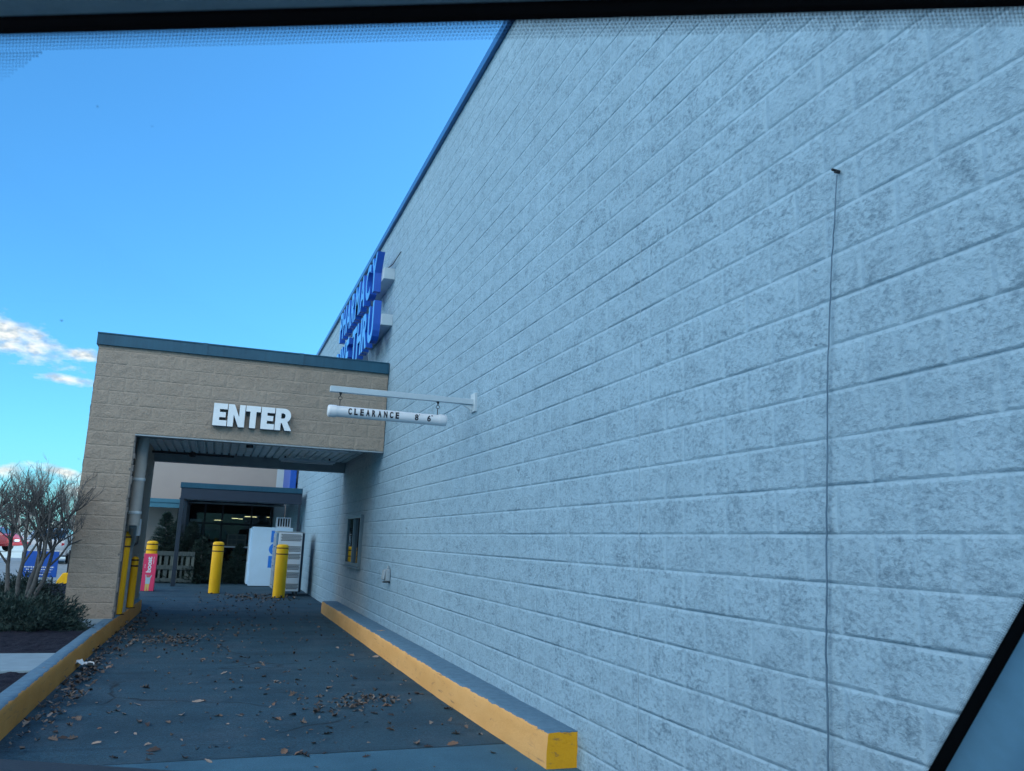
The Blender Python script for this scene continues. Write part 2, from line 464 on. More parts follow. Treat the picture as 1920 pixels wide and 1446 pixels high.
def m_clear(name, tint, fres=.5, ior=1.45):
    m = NT(name); m.n.remove(m.b)
    tr = m.n.new('ShaderNodeBsdfTransparent'); tr.inputs[0].default_value = (*tint, 1)
    gl = m.n.new('ShaderNodeBsdfGlossy'); gl.inputs['Roughness'].default_value = .02
    fr = m.n.new('ShaderNodeFresnel'); fr.inputs['IOR'].default_value = ior
    mx = m.n.new('ShaderNodeMixShader')
    f = m.math('MULTIPLY', fr.outputs[0], fres)
    m.link(f, mx.inputs[0]); m.link(tr.outputs[0], mx.inputs[1]); m.link(gl.outputs[0], mx.inputs[2])
    m.link(mx.outputs[0], m.out.inputs['Surface'])
    return m.mat
M['windscreen'] = m_clear('tinted_windscreen_glass', (.74, .93, 1.0), .03)
M['shop_glass'] = m_clear('shop_window_glass', (.62, .68, .70), .55)
M['film'] = m_clear('clear_plastic_film', (.80, .86, .90), 1.3)

def m_emit(name, col, s):
    m = NT(name)
    m.b.inputs['Base Color'].default_value = (*col, 1)
    m.b.inputs['Emission Color'].default_value = (*col, 1)
    m.b.inputs['Emission Strength'].default_value = s
    return m.mat
M['lamp'] = m_emit('shop_lamp', (1.0, .66, .30), 1.7)

def m_paint(name, col):
    m = NT(name); m.set(col, .25, 0, .5)
    m.b.inputs['Coat Weight'].default_value = .6
    return m.mat
M['car_silver'] = m_paint('silver_paint', (.40, .45, .50))
M['car_red'] = m_paint('red_paint', (.28, .012, .018))
M['car_white'] = m_paint('white_paint', (.70, .73, .75))
M['car_black'] = m_paint('dark_paint', (.02, .025, .03))
M['tail'] = m_paint('tail_light_red', (.45, .012, .03))
M['tyre'] = simple('tyre_rubber', (.015, .016, .018), .8, var=.1)
M['rim'] = simple('alloy_rim', (.35, .37, .39), .3, .8, var=.06)
M['plate'] = simple('number_plate', (.6, .64, .68), .5, var=.04)
M['trim'] = simple('pillar_fabric', (.17, .44, .70), .9, var=.06, scale=30, bump=.1, bscale=300)
M['headliner'] = simple('headliner_fabric', (.20, .36, .43), .95, var=.1, scale=60, bump=.25, bscale=300)
M['dash'] = simple('dash_plastic', (.018, .022, .028), .65, var=.15, scale=40, bump=.2, bscale=200)

# ------------------------------------------------------------------ text and flat shapes
def curve_mesh(cu):
    o = bpy.data.objects.new('shape', cu); COL.objects.link(o)
    dg = bpy.context.evaluated_depsgraph_get(); dg.update()
    me = bpy.data.meshes.new_from_object(o.evaluated_get(dg))
    v = [tuple(x.co) for x in me.vertices]; f = [tuple(p.vertices) for p in me.polygons]
    bpy.data.objects.remove(o); bpy.data.meshes.remove(me)
    return v, f

def text_shape(s, size, extrude, offset=0.0, spacing=1.0, align='LEFT'):
    cu = bpy.data.curves.new('shape', 'FONT')
    cu.body = s; cu.size = size; cu.extrude = extrude; cu.offset = offset
    cu.space_character = spacing; cu.align_x = align; cu.resolution_u = 4
    return curve_mesh(cu)

def poly_shape(loops, extrude):
    cu = bpy.data.curves.new('shape', 'CURVE'); cu.dimensions = '2D'; cu.fill_mode = 'BOTH'; cu.extrude = extrude
    for lp in loops:
        sp = cu.splines.new('POLY'); sp.points.add(len(lp)-1)
        for p, (a, b) in zip(sp.points, lp): p.co = (a, b, 0, 1)
        sp.use_cyclic_u = True
    return curve_mesh(cu)

def arc(cx, cy, r, a0, a1, n=8, ry=None):
    ry = r if ry is None else ry
    return [(cx+r*math.cos(R_(a0+(a1-a0)*i/n)), cy+ry*math.sin(R_(a0+(a1-a0)*i/n))) for i in range(n+1)]

# ------------------------------------------------------------------ split-face block panels
CH, BL = .2032, .4064
def block_panel(u0, u1, z0, z1, zph, fn, name, mat, parent, relief=.008, cells=8, rows=8, cut=None, seed=0, uph=0.0, jd=.007):
    """A sheet of block courses. fn(u, z, d) -> (x, y, z) arrays. zph: height of one bed joint."""
    us = [u0]; k = math.floor((u0-uph)/CH)
    while True:
        b = uph + k*CH
        if b > u1 + CH: break
        for t in [-.008, .008] + list(np.linspace(.03, CH-.03, cells)):
            if u0 + 1e-4 < b+t < u1 - 1e-4: us.append(b+t)
        k += 1
    us = np.array(sorted(set(us + [u1])))
    zs = [z0]; k = math.floor((z0-zph)/CH)
    while True:
        b = zph + k*CH
        if b > z1 + CH: break
        for t in [-.0034, -.0004, .0028] + list(np.linspace(.016, CH-.016, rows)):
            if z0 + 1e-4 < b+t < z1 - 1e-4: zs.append(b+t)
        k += 1
    zs = np.array(sorted(set(zs + [z1])))
    U, Z = np.meshgrid(us, zs)
    course = np.floor((Z-zph)/CH)
    zi = (Z-zph) - course*CH
    half = np.floor((U-uph)/CH)
    ui = (U-uph) - half*CH
    dz = np.minimum(zi, CH-zi)
    du = np.minimum(ui, CH-ui)
    hidx = np.where(ui < CH/2, half, half+1)
    isv = ((hidx + course) % 2 == 0)
    du = np.where(isv, du, 1.0)
    e = np.clip(np.minimum(dz-.0015, du-.006)/.012, 0, 1)
    e = e*e*(3-2*e)
    blk = np.floor((half + np.mod(course, 2))/2)
    lift = _hash(blk, course, 91+seed)
    rough = fbm(U*7, Z*9, 4, 5+seed) + .35*fbm(U*30, Z*30, 2, 9+seed)
    amp = np.clip((fbm(U*.9, Z*5, 3, 41+seed)-.30)*2.4, .08, 1)
    D = e*(relief*.02*amp + relief*1.5*(rough-.66)*np.clip(np.minimum(dz, du)/.05, .15, 1) + relief*.14*lift)
    wob = fbm(U*1.3, Z*6, 3, 33+seed)
    D -= np.where(dz < .0015, .0012 + jd*np.clip((wob-.515)*4.5, 0, 1), 0)
    D -= np.where(isv & (du < .0085), .0007, 0)
    X, Y, ZZ = fn(U, Z, D)
    V = np.stack([X.ravel(), Y.ravel(), ZZ.ravel()], 1)
    nr, nc = U.shape
    i = np.arange(nr-1)[:, None]*nc + np.arange(nc-1)[None, :]
    F = np.stack([i, i+1, i+nc+1, i+nc], -1).reshape(-1, 4)
    if cut is not None:
        cu = (us[:-1]+us[1:])/2; cz = (zs[:-1]+zs[1:])/2
        CU, CZ = np.meshgrid(cu, cz)
        keep = ~cut(CU, CZ).ravel()
        F = F[keep]
    return raw_mesh(name, V, F, mat, parent, smooth=True)

# ================================================================== THE SETTING
WX = 2.461      # plane of the long white wall
g = MB(); g.add([(-300,-60,0),(300,-60,0),(300,420,0),(-300,420,0)], [(0,1,2,3)])
tag(g.build('ground', M['lot']), 'pale parking lot pavement reaching to the horizon', kind='structure')
g = MB(); g.add([(-3.0,6.02,.004),(2.6,6.2,.004),(2.6,36,.004),(-3.0,36,.004)], [(0,1,2,3)])
tag(g.build('road', M['asphalt']), 'dark asphalt drive lane strewn with dry leaves', kind='structure')
g = MB(); g.add([(-9,-20,.004),(2.6,-20,.004),(2.6,6.185,.004),(-9,5.83,.004)], [(0,1,2,3)])
tag(g.build('pavement', M['apron']), 'paler asphalt apron before the seam of the drive lane', kind='structure')
# raised planting bed left of the lane
def bump_sheet(x0, x1, y0, y1, z, nx, ny, amp, name, mat, seed=0, label='', wave=6):
    U, V_ = np.meshgrid(np.linspace(x0, x1, nx), np.linspace(y0, y1, ny))
    Z = z + amp*(fbm(U*wave, V_*wave, 4, seed)-.5)
    V = np.stack([U.ravel(), V_.ravel(), Z.ravel()], 1)
    i = np.arange(ny-1)[:, None]*nx + np.arange(nx-1)[None, :]
    F = np.stack([i, i+1, i+nx+1, i+nx], -1).reshape(-1, 4)
    o = raw_mesh(name, V, F, mat)
    return tag(o, label, kind='structure')
bump_sheet(-4.3, -1.33, 4.3, 8.56, .215, 150, 210, .05, 'ground_mulch', M['mulch'], 3, 'dark bark mulch in the bed this side of the concrete strip', 9)
bump_sheet(-4.3, -1.33, 9.66, 12.35, .215, 150, 140, .05, 'ground_mulch', M['mulch'], 4, 'dark bark mulch under the bare shrub and juniper', 9)
bump_sheet(-4.3, -1.95, 12.35, 22.0, .215, 80, 200, .05, 'ground_mulch', M['mulch'], 5, 'dark bark mulch beside the block pier', 9)
g = MB(); g.box(-4.6, 8.55, 0.0, -1.335, 9.68, .232)
tag(g.build('path', M['concrete'], bevel=.008), 'narrow concrete strip crossing the mulch bed to the kerb', kind='structure')
g = MB(); g.box(-1.96, 12.36, 0.0, -1.335, 19.0, .231)
tag(g.build('pavement_pad', M['concrete'], bevel=.008), 'concrete pad under the block pier', kind='structure')

def kerb_mesh(path, width, h, name, mat, side, label, endmat=None, rnd=.022):
    """path: [(x, y)] of the face; side +1 body to +X, -1 body to -X"""
    ys = np.arange(path[0][1], path[-1][1]+.001, .09)
    xs = np.interp(ys, [p[1] for p in path], [p[0] for p in path])
    prof = [(0, 0), (0, .05), (0, .11), (0.004, .17), (.006, h-rnd), (.006+rnd*.35, h-rnd*.3), (.006+rnd, h), (width*.5, h+.002), (width, h), (width, 0)]
    np_ = len(prof); V = []
    for i, (x, y) in enumerate(zip(xs, ys)):
        for j, (a, z) in enumerate(prof):
            w = .006*(fbm(np.array([y*1.7]), np.array([j*.6]), 3, 71)[0]-.5)*2
            w2 = .020*(fbm(np.array([y*3.1]), np.array([j*.4]), 3, 77)[0]-.5)*2 if 3 <= j <= 7 else 0
            V.append((x + side*(a + w + (.4*w2 if j < 7 else 0)), y, z + (w2*.6 if j >= 4 and j < 9 else 0)))
    F = []
    for i in range(len(ys)-1):
        for j in range(np_-1):
            a = i*np_+j
            F.append((a, a+1, a+np_+1, a+np_))
    mb = MB(); mb.add(V, F, 0)
    mb.f.append(tuple(range(np_))); mb.m.append(1)
    mb.f.append(tuple((len(ys)-1)*np_+k for k in range(np_))); mb.m.append(1)
    o = mb.build(name, [mat, endmat or mat], smooth=50)
    return tag(o, label, kind='structure')
kerb_mesh([(2.235, 5.44), (2.16, 8.0), (2.14, 17.3)], .30, .235, 'kerb', M['kerb_right'], 1,
          'yellow faced kerb with a grey top along the white wall', M['kerb_end'])
kerb_mesh([(-1.30, 4.2), (-1.262, 6.9), (-1.25, 11.6), (-1.155, 17.2)], .14, .235, 'kerb', M['kerb_left'], -1,
          'dull yellow kerb with a pale concrete top beside the mulch bed')

# ================================================================== THE STORE
store = thing('store_building', 'long white painted block store with a beige front behind the canopies', 'building', (WX, 12, 0))
def win_cut(u, z): return (u > 14.86) & (u < 16.30) & (z > 1.02) & (z < 1.87)
ZPH = 1.558
wfn = lambda U, Z, D: (WX - D, U, Z)
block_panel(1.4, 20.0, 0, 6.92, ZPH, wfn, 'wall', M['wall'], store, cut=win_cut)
block_panel(20.0, 33.0, 0, 6.92, ZPH, wfn, 'wall', M['wall'], store, cells=2, rows=3)
block_panel(-14, 1.4, 0, 6.92, ZPH, wfn, 'wall', M['wall'], store, cells=2, rows=3)
# control joint
g = MB(); g.box(WX-.003, 4.581, .1, WX+.01, 4.589, 3.95)
g.build('control_joint', simple('joint_sealant', (.29, .41, .49), .8, var=.2, scale=12), store)
g = MB(); g.box(WX+.16, -14, 0, WX+.2, 33, 6.9); g.build('inner_wall', M['dark'], store)
g = MB(); g.box(WX+.05, -14, 6.70, 30, 48, 6.88); g.build('roof', M['dark'], store)
g = MB(); g.box(29.8, -14, 0, 30, 48, 6.7); g.box(2.7, -14.2, 0, 30, -14, 6.7); g.box(-3.4, 47.8, 0, 30, 48, 6.7)
g.build('rear_wall', M['stucco'], store)
g = MB(); g.box(WX-.045, -14, 6.93, WX+.35, 33.6, 7.02); g.box(WX-.06, -14, 6.915, WX-.045, 33.6, 7.025)
g.build('coping', M['coping'], store, bevel=.006)
# beige front at the far end
g = MB(); g.box(-3.4, 33.0, 2.75, 2.03, 33.25, 6.5); g.box(-3.4, 33.0, 0, -1.35, 33.25, 2.75); g.box(-3.4, 33.25, 0, -3.2, 47.8, 6.5)
g.build('facade', M['stucco'], store)
g = MB(); g.box(2.03, 32.985, 0, WX-.02, 33.25, 6.9); g.build('corner_panel', M['white_stucco'], store)
g = MB(); g.box(-3.46, 32.93, 6.5, 2.03, 33.4, 6.72); g.build('facade_coping', M['teal'], store, bevel=.01)
# shop front: frames, glass, dim room behind
fr = MB()
for x in (-1.33, -.42, .20, 1.24, 1.98): fr.box(x-.035, 32.96, 0, x+.035, 33.06, 2.74)
for z in (.05, 1.86, 2.68): fr.box(-1.36, 32.965, z-.035, 2.02, 33.055, z+.035)
sf = fr.build('storefront', M['dark'], store, bevel=.004)
gl = MB(); gl.box(-1.34, 33.005, .05, 2.0, 33.012, 2.7); gl.build('glass', M['shop_glass'], sf)
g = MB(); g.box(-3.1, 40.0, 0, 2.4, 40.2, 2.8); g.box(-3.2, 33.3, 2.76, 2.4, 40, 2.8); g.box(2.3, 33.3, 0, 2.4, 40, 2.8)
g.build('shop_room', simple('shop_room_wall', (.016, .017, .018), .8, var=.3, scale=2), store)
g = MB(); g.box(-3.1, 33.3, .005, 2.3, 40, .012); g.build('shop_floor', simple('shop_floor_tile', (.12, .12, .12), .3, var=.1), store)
for (x, yy, z, w, l) in ((.09, 36.2, 2.03, .36, .16), (.74, 37.3, 2.15, .28, .3), (1.30, 35.5, 2.21, .48, .34), (2.0, 35.8, 2.23, .12, .1), (1.02, 39.0, 2.17, .18, .2)):
    t = thing('ceiling_light', 'lit yellowish ceiling light strip inside the dark shop entrance', 'ceiling light', (x, yy, z), 0, 'lights inside the shop')
    b = MB(); b.box(-w/2, -l/2, .012, w/2, l/2, .05); b.build('housing', M['dark'], t, local=True)
    b = MB(); b.box(-w/2+.01, -l/2+.01, -.0, w/2-.01, l/2-.01, .0115); b.build('diffuser', M['lamp'], t, local=True)
    b = MB(); b.tube([(0,0,.05),(0,0,2.76-z)], .006, 6); b.build('hanger', M['dark'], t, local=True)
rr = random.Random(19)
GC = [simple('goods_' + n, c, .5, var=.1) for n, c in (('brown', (.20,.11,.06)), ('white', (.5,.5,.48)), ('red', (.3,.04,.04)), ('green', (.05,.16,.08)), ('orange', (.4,.2,.05)))]
for (x0, x1, yy, hh, lab) in ((-1.1, .0, 34.6, 1.35, 'dim display shelf of goods behind the left shop window panes'), (.45, 1.9, 34.2, 1.55, 'dim display shelf of goods behind the right shop window panes')):
    t = thing('display_shelf', lab, 'shelf', ((x0+x1)/2, yy, .012))
    g = MB(); g.box(x0, yy, .012, x0+.04, yy+.4, hh); g.build('upright', M['dark'], t)
    g = MB(); g.box(x1-.04, yy, .012, x1, yy+.4, hh); g.build('upright', M['dark'], t)
    z = .2
    while z < hh:
        g = MB(); g.box(x0+.041, yy, z-.02, x1-.041, yy+.38, z); g.build('board', M['dark'], t)
        gd = MB(); x = x0+.06
        while x < x1-.25:
            w = rr.uniform(.08, .22); gd.box(x, yy+.03, z+.001, x+w, yy+.3, z+rr.uniform(.12, .30), rr.randrange(5)); x += w+rr.uniform(.005, .06)
        o = gd.build('goods', GC, t); o['kind'] = 'stuff'
        z += .36
# drive-through window
dw = MB()
y0, y1, z0, z1 = 14.80, 16.36, .985, 1.905
for a in ((y0,z0,y1,z0+.06),(y0,z1-.06,y1,z1),(y0,z0+.06,y0+.06,z1-.06),(y1-.06,z0+.06,y1,z1-.06),(15.55,z0+.06,15.60,z1-.06)):
    dw.box(WX-.055, a[0], a[1], WX+.03, a[2], a[3])
M['win_frame'] = simple('window_frame_grey', (.10, .15, .18), .45, .2, var=.1)
wn = dw.build('window', M['win_frame'], store, bevel=.004)
g = MB(); g.box(WX-.012, y0+.06, z0+.06, WX-.004, 15.55, z1-.06); g.box(WX-.030, 15.60, z0+.06, WX-.022, y1-.06, z1-.06)
g.build('glass', M['dark_glass'], wn)
g = MB(); g.box(WX-.085, y0-.03, z0-.035, WX+.02, y1+.03, z0-.003); g.build('sill', M['win_frame'], wn, bevel=.004)

# ---- things fixed to the long wall
t = thing('cable', 'thin dark cable running straight down the white wall from a small hook', 'cable', (WX, 2.8, 0))
zs = [3.13, 2.7, 2.3, 2.0, 1.56, 1.1, .62, .2, .02]; ysq = [2.742, 2.80, 2.845, 2.862, 2.890, 2.918, 2.930, 2.937, 2.94]
ptz = np.arange(3.13, .0, -.045)
ptx = np.interp(ptz[::-1], zs[::-1], ysq[::-1])[::-1]
pts = [(WX-.0165-.004*random.random(), yy + .0022*random.uniform(-1, 1), z) for yy, z in zip(ptx, ptz)]
g = MB(); g.tube(pts, list(np.linspace(.0028, .0050, len(pts))), 6); g.build('line', simple('cable_sheath', (.085, .16, .23), .6, var=.15, scale=20), t, smooth=60)
g = MB(); g.obox((WX-.018, 2.740, 3.142), .022, .018, .014, 0, .5); g.tube([(WX+.01,2.742,3.147),(WX-.045,2.742,3.150)], .007, 6)
g.build('hook', M['dark'], t, bevel=.003)
t = thing('outlet_box', 'grey metal outlet box on the white wall beyond the kerb', 'outlet', (WX, 12.2, .97))
g = MB(); g.box(WX-.075, 12.10, .885, WX-.006, 12.27, 1.055); g.build('box', M['galv'], t, bevel=.012)
g = MB(); g.obox((WX-.092, 12.185, .975), .035, .15, .14, 0, 0, .12); g.build('lid', M['galv'], t, bevel=.014)
g = MB(); g.box(WX-.11, 12.09, .868, WX-.01, 12.16, .884); g.build('hinge', M['dark'], t)
t2 = MB(); t2.tube([(WX-.03,12.185,1.055),(WX-.03,12.185,1.10)], .016, 8); t2.build('conduit', M['galv'], t, smooth=60)

# PHARMACY / DRIVE THRU channel letters on raceways
ps = thing('pharmacy_sign', 'blue raised letters reading PHARMACY DRIVE THRU high on the white wall', 'sign', (2.2, 15.6, 5.0))
def wall_letters(word, y_far, y_near, z0, z1, bold):
    n = len(word)
    glyph = []
    for ch in word:
        v, f = text_shape(ch, 1.0, .5, bold)
        glyph.append((v, f) if v else None)
    ws = []
    for gph in glyph:
        if gph is None: ws.append(.45); continue
        xs = [p[0] for p in gph[0]]; ws.append(max(xs)-min(xs)+.10)
    tot = sum(ws); L = y_far - y_near; cur = 0
    for ch, gph, w in zip(word, glyph, ws):
        if gph is not None:
            v, f = gph
            xs = [p[0] for p in v]; yb = [p[1] for p in v]
            x0, bot, top = min(xs), min(yb), max(yb)
            mb = MB()
            vv = []
            for (a, b, d) in v:
                yy = y_far - (cur + .05 + (a-x0))/tot*L
                zz = z0 + (b-bot)/(top-bot)*(z1-z0)
                vv.append((2.150 if d > 0 else 2.272, yy, zz))
            face = [i for i, q in enumerate(f) if all(v[k][2] > 0 for k in q)]
            mb.add(vv, [f[i] for i in range(len(f)) if i not in set(face)], 0)
            mb.add(vv, [f[i] for i in face], 1)
            mb.build('letter', [M['blue_sign'], M['blue_face']], ps)
        cur += w
wall_letters('PHARMACY', 17.85, 13.34, 5.655, 6.305, .028)
wall_letters('DRIVE THRU', 18.75, 13.34, 4.755, 5.44, .028)
g = MB(); g.box(2.273, 13.36, 5.835, WX+.004, 17.8, 6.032); g.build('raceway', M['raceway'], ps, bevel=.005)
g = MB(); g.box(2.273, 13.30, 5.010, WX+.004, 15.30, 5.200); g.build('raceway', M['raceway'], ps, bevel=.005)
g = MB(); g.box(2.273, 15.66, 4.88, WX+.004, 18.7, 5.01); g.build('raceway', M['raceway'], ps, bevel=.005)
g = MB(); g.tube([(2.33,13.45,6.03),(2.40,13.3,6.08),(WX-.01,12.9,6.18)], .008, 6); g.build('wire', M['dark'], ps, smooth=60)
# second blue sign far along the wall
t = thing('wall_sign', 'blue sign edge on the white wall above the far entrance canopy', 'sign', (2.3, 29.5, 3.2))
g = MB(); g.box(2.19, 28.6, 3.02, 2.40, 31.6, 4.6); g.build('cabinet', M['blue_sign'], t, bevel=.02)
for yb in (28.9, 31.1):
    g = MB(); g.box(2.40, yb, 3.3, WX+.003, yb+.2, 4.3); g.build('bracket', M['raceway'], t)

# clearance bar
cb = thing('clearance_bar', 'white clearance tube hung from a steel arm fixed to the white wall', 'sign', (WX, 8.25, 2.93))
g = MB(); g.box(.945, 8.22, 2.908, WX-.02, 8.28, 2.966); g.build('arm', M['raceway'], cb, bevel=.004)
g = MB(); g.box(WX-.026, 8.17, 2.83, WX+.004, 8.33, 3.03); g.build('mounting_plate', M['raceway'], cb, bevel=.003)
g = MB(); g.prism([(WX-.025,2.906),(WX-.15,2.906),(WX-.025,2.84)], lambda a,b,d: (a,d,b), 8.24, 8.26); g.build('gusset', M['raceway'], cb)
ZT, RT = 2.716, .056
g = MB(); g.tube([(.955+.02,8.25,ZT),(2.14,8.25,ZT-.004)], RT, 28); tb = g.build('tube', M['white_pvc'], cb, smooth=40)
for x0, x1 in ((.936, 1.02), (2.075, 2.160)):
    g = MB()
    s = -1 if x0 < 1 else 1
    xa, xb = (x0, x1) if s < 0 else (x1, x0)
    g.tube([(xa-s*.000,8.25,ZT-.001),(xa-s*.006,8.25,ZT-.001),(xa-s*.02,8.25,ZT-.001),(xb,8.25,ZT-.001)], [.045,.056,.0615,.0615], 28)
    g.build('end_cap', M['white_pvc'], tb, smooth=40)
for x in (1.052, 2.060):
    g = MB()
    g.tube([(x,8.25,2.907),(x,8.25,2.87)], [.016,.004], 8)
    g.tube([(x+.018*math.cos(a),8.25,2.852+.018*math.sin(a)) for a in np.linspace(0,2*math.pi,13)], .0035, 6, caps=False)
    g.tube([(x,8.25,2.835),(x,8.25,ZT+.05)], .0045, 6)
    g.build('hook', M['dark'], cb, smooth=60)
def strips(v, f, y0, y1, n):
    bm = bmesh.new()
    bv = [bm.verts.new(p) for p in v]
    for q in f:
        try: bm.faces.new([bv[i] for i in q])
        except ValueError: pass
    for i in range(1, n):
        z = y0 + (y1-y0)*i/n
        bmesh.ops.bisect_plane(bm, geom=bm.verts[:]+bm.edges[:]+bm.faces[:], plane_co=(0, z, 0), plane_no=(0, 1, 0))
    bmesh.ops.triangulate(bm, faces=bm.faces)
    bm.verts.index_update()
    r = [tuple(x.co) for x in bm.verts], [tuple(x.index for x in q.verts) for q in bm.faces]
    bm.free(); return r
lt = MB()
def bar_text(s, x0, x1, h, zc, off=.03):
    v, f = text_shape(s, 1.0, .004, off, 1.0)
    xs = [p[0] for p in v]; ys = [p[1] for p in v]
    a0, a1, b0, b1 = min(xs), max(xs), min(ys), max(ys)
    v, f = strips(v, f, b0, b1, 14 if h > .03 else 4)
    vv = []
    for (a, b, d) in v:
        x = x0 + (a-a0)/(a1-a0)*(x1-x0)
        zz = zc + ((b-b0)/(b1-b0)-.5)*h
        th = (zz-ZT)/RT
        yy = 8.25 - (RT+.0012+ (0 if d < 0 else .001))*math.cos(th)
        vv.append((x, yy, ZT + (RT+.0012)*math.sin(th)))
    lt.add(vv, f)
cur = 1.130; step = (1.668-1.130)/9
for ch in 'CLEARANCE':
    bar_text(ch, cur+.003, cur+step*.66, .070, ZT+.002, .05); cur += step
bar_text('8', 1.812, 1.850, .066, ZT+.000); bar_text("'", 1.857, 1.864, .014, ZT+.030)
bar_text('6', 1.942, 1.980, .066, ZT-.001); bar_text('"', 1.986, 2.001, .014, ZT+.030)
lt.build('lettering', M['ink'], tb)

# ================================================================== DRIVE-THROUGH CANOPY
cn = thing('drive_through_canopy', 'beige block canopy with a teal metal edge spanning the drive lane', 'canopy', (-1.6, 13.3, 0))
CY, CB, PX0, PX1, LB, FT = 13.3, 17.8, -1.90, -1.27, 2.886, 4.17
def cfn(U, Z, D): return (U, CY - D, Z)
block_panel(PX0, WX-.012, .225, FT+.05, LB, cfn, 'block_front', M['beige'], cn, relief=.013, jd=.002,
            cut=lambda u, z: (u > PX1) & (z < LB), uph=PX1)
block_panel(CY, CB, .225, FT+.05, LB, lambda U, Z, D: (PX0 - D, U, Z), 'block_side', M['beige_flank'], cn, relief=.013, jd=.002, cells=5, rows=5, seed=3)
block_panel(CY+.002, CB, .225, LB+.35, LB, lambda U, Z, D: (PX1 + D*.5, U, Z), 'block_side', M['beige_flank'], cn, relief=.013, jd=.002, cells=5, rows=5, seed=6)
g = MB(); g.box(PX0+.03, CY+.03, .2, PX1-.03, CB-.02, LB+.3); g.box(PX0+.03, CY+.03, LB+.3, WX-.02, CY+.2, FT+.04)
g.build('block_core', M['beige'], cn)
# rough broken block edge down the pier reveal, its shade put into the colour
g = MB(); rr = random.Random(4)
z = .24
while z < LB - .02:
    hh = min(rr.uniform(.07, .13), LB-.02-z)
    g.obox((PX1+.010, CY+.08, z+hh/2), .05+rr.uniform(-.016,.02), .155, hh, rr.uniform(-.05,.05), 0, rr.uniform(-.05,.05)); z += hh
g.build('reveal', simple('shaded_block_edge', (.16, .155, .15), .9, var=.3, scale=14, bump=.5, bscale=40), cn, bevel=.008)
# lintels, soffit
g = MB(); g.box(PX1, CY+.004, LB-.022, WX-.012, CY+.21, LB-.004); g.build('lintel_plate', M['galv'], cn)
g = MB(); g.box(PX1-.02, CB-.22, 2.84, WX-.012, CB, FT+.04); g.box(PX0, CB-.02, .23, PX1, CB, FT+.04); g.build('rear_lintel', simple('rear_lintel_paint', (.26, .31, .34), .7, var=.12), cn)
g = MB(); x = PX1
while x < WX-.05:
    x2 = min(x+.10, WX-.012)
    g.add([(x,CY+.21,3.045),(x2,CY+.21,3.045),(x2,CB-.22,3.045),(x,CB-.22,3.045)], [(0,1,2,3)])
    if x2 < WX-.06:
        g.add([(x2,CY+.21,3.045),(x2+.008,CY+.21,3.085),(x2+.008,CB-.22,3.085),(x2,CB-.22,3.045)], [(0,1,2,3)])
        g.add([(x2+.008,CY+.21,3.085),(x2+.032,CY+.21,3.085),(x2+.032,CB-.22,3.085),(x2+.008,CB-.22,3.085)], [(0,1,2,3)])
        g.add([(x2+.032,CY+.21,3.085),(x2+.04,CY+.21,3.045),(x2+.04,CB-.22,3.045),(x2+.032,CB-.22,3.085)], [(0,1,2,3)])
    x += .14
g.build('soffit', M['soffit'], cn)
g = MB(); g.box(PX1+.002, CY+.215, 2.93, -.62, CY+.95, 3.04); g.build('duct', simple('duct_paint', (.16, .22, .26), .6, var=.15), cn, bevel=.01)
for (xa, xb, yy, z) in ((.95, 2.1, 14.5, 2.975), (1.05, 2.15, 16.9, 2.955)):
    g = MB(); g.box(xa, yy-.07, z, xb, yy+.07, z+.045); fx = g.build('light_fixture', M['white_metal'], cn, bevel=.006)
    g = MB(); g.tube([(xa+.04,yy,z-.018),(xb-.04,yy,z-.018)], .016, 10); g.build('lamp_tube', M['white_pvc'], fx, smooth=50)
    for xx in (xa+.1, xb-.13):
        g = MB(); g.box(xx, yy-.01, z+.045, xx+.03, yy+.01, 3.044); g.build('hanger', M['dark'], fx)
g = MB(); g.lathe((.42, 14.9, 2.955), [(.055,0),(.06,.01),(.06,.085)], 12); g.obox((.42,14.9,3.037), .17,.05,.012); g.build('junction_box', M['dark'], cn, smooth=40)
g = MB(); g.tube([(PX1,16.9,2.96),(.1,16.9,2.96),(.2,16.9,2.96)], .022, 8); g.lathe((-.55,16.9,2.90), [(.05,0),(.075,.02),(.075,.07),(.04,.10)], 10)
g.build('pipe_valve', M['dark'], cn, smooth=50)
# fascia
g = MB(); g.box(PX0-.03, CY-.045, FT, WX-.012, CY+.22, 4.352); g.box(PX0-.032, CY-.055, 4.335, WX-.012, CY-.0455, 4.357); g.build('fascia', M['teal'], cn, bevel=.005)
g = MB(); g.box(PX0-.03, CY+.222, FT, PX0+.2, CB+.04, 4.352); g.build('fascia', M['teal'], cn, bevel=.005)
g = MB(); g.box(PX0+.2, CB-.2, FT+.042, WX-.012, CB+.04, 4.352); g.build('fascia', M['teal'], cn, bevel=.005)
for xs in (-.42, 1.03):
    g = MB(); g.box(xs-.035, CY-.0575, FT-.001, xs+.035, CY-.0555, 4.358); g.build('seam_cover', M['teal'], cn)
g = MB(); g.box(PX0+.2, CY+.22, 4.22, WX-.012, CB-.2, 4.30); g.build('roof', M['dark'], cn)
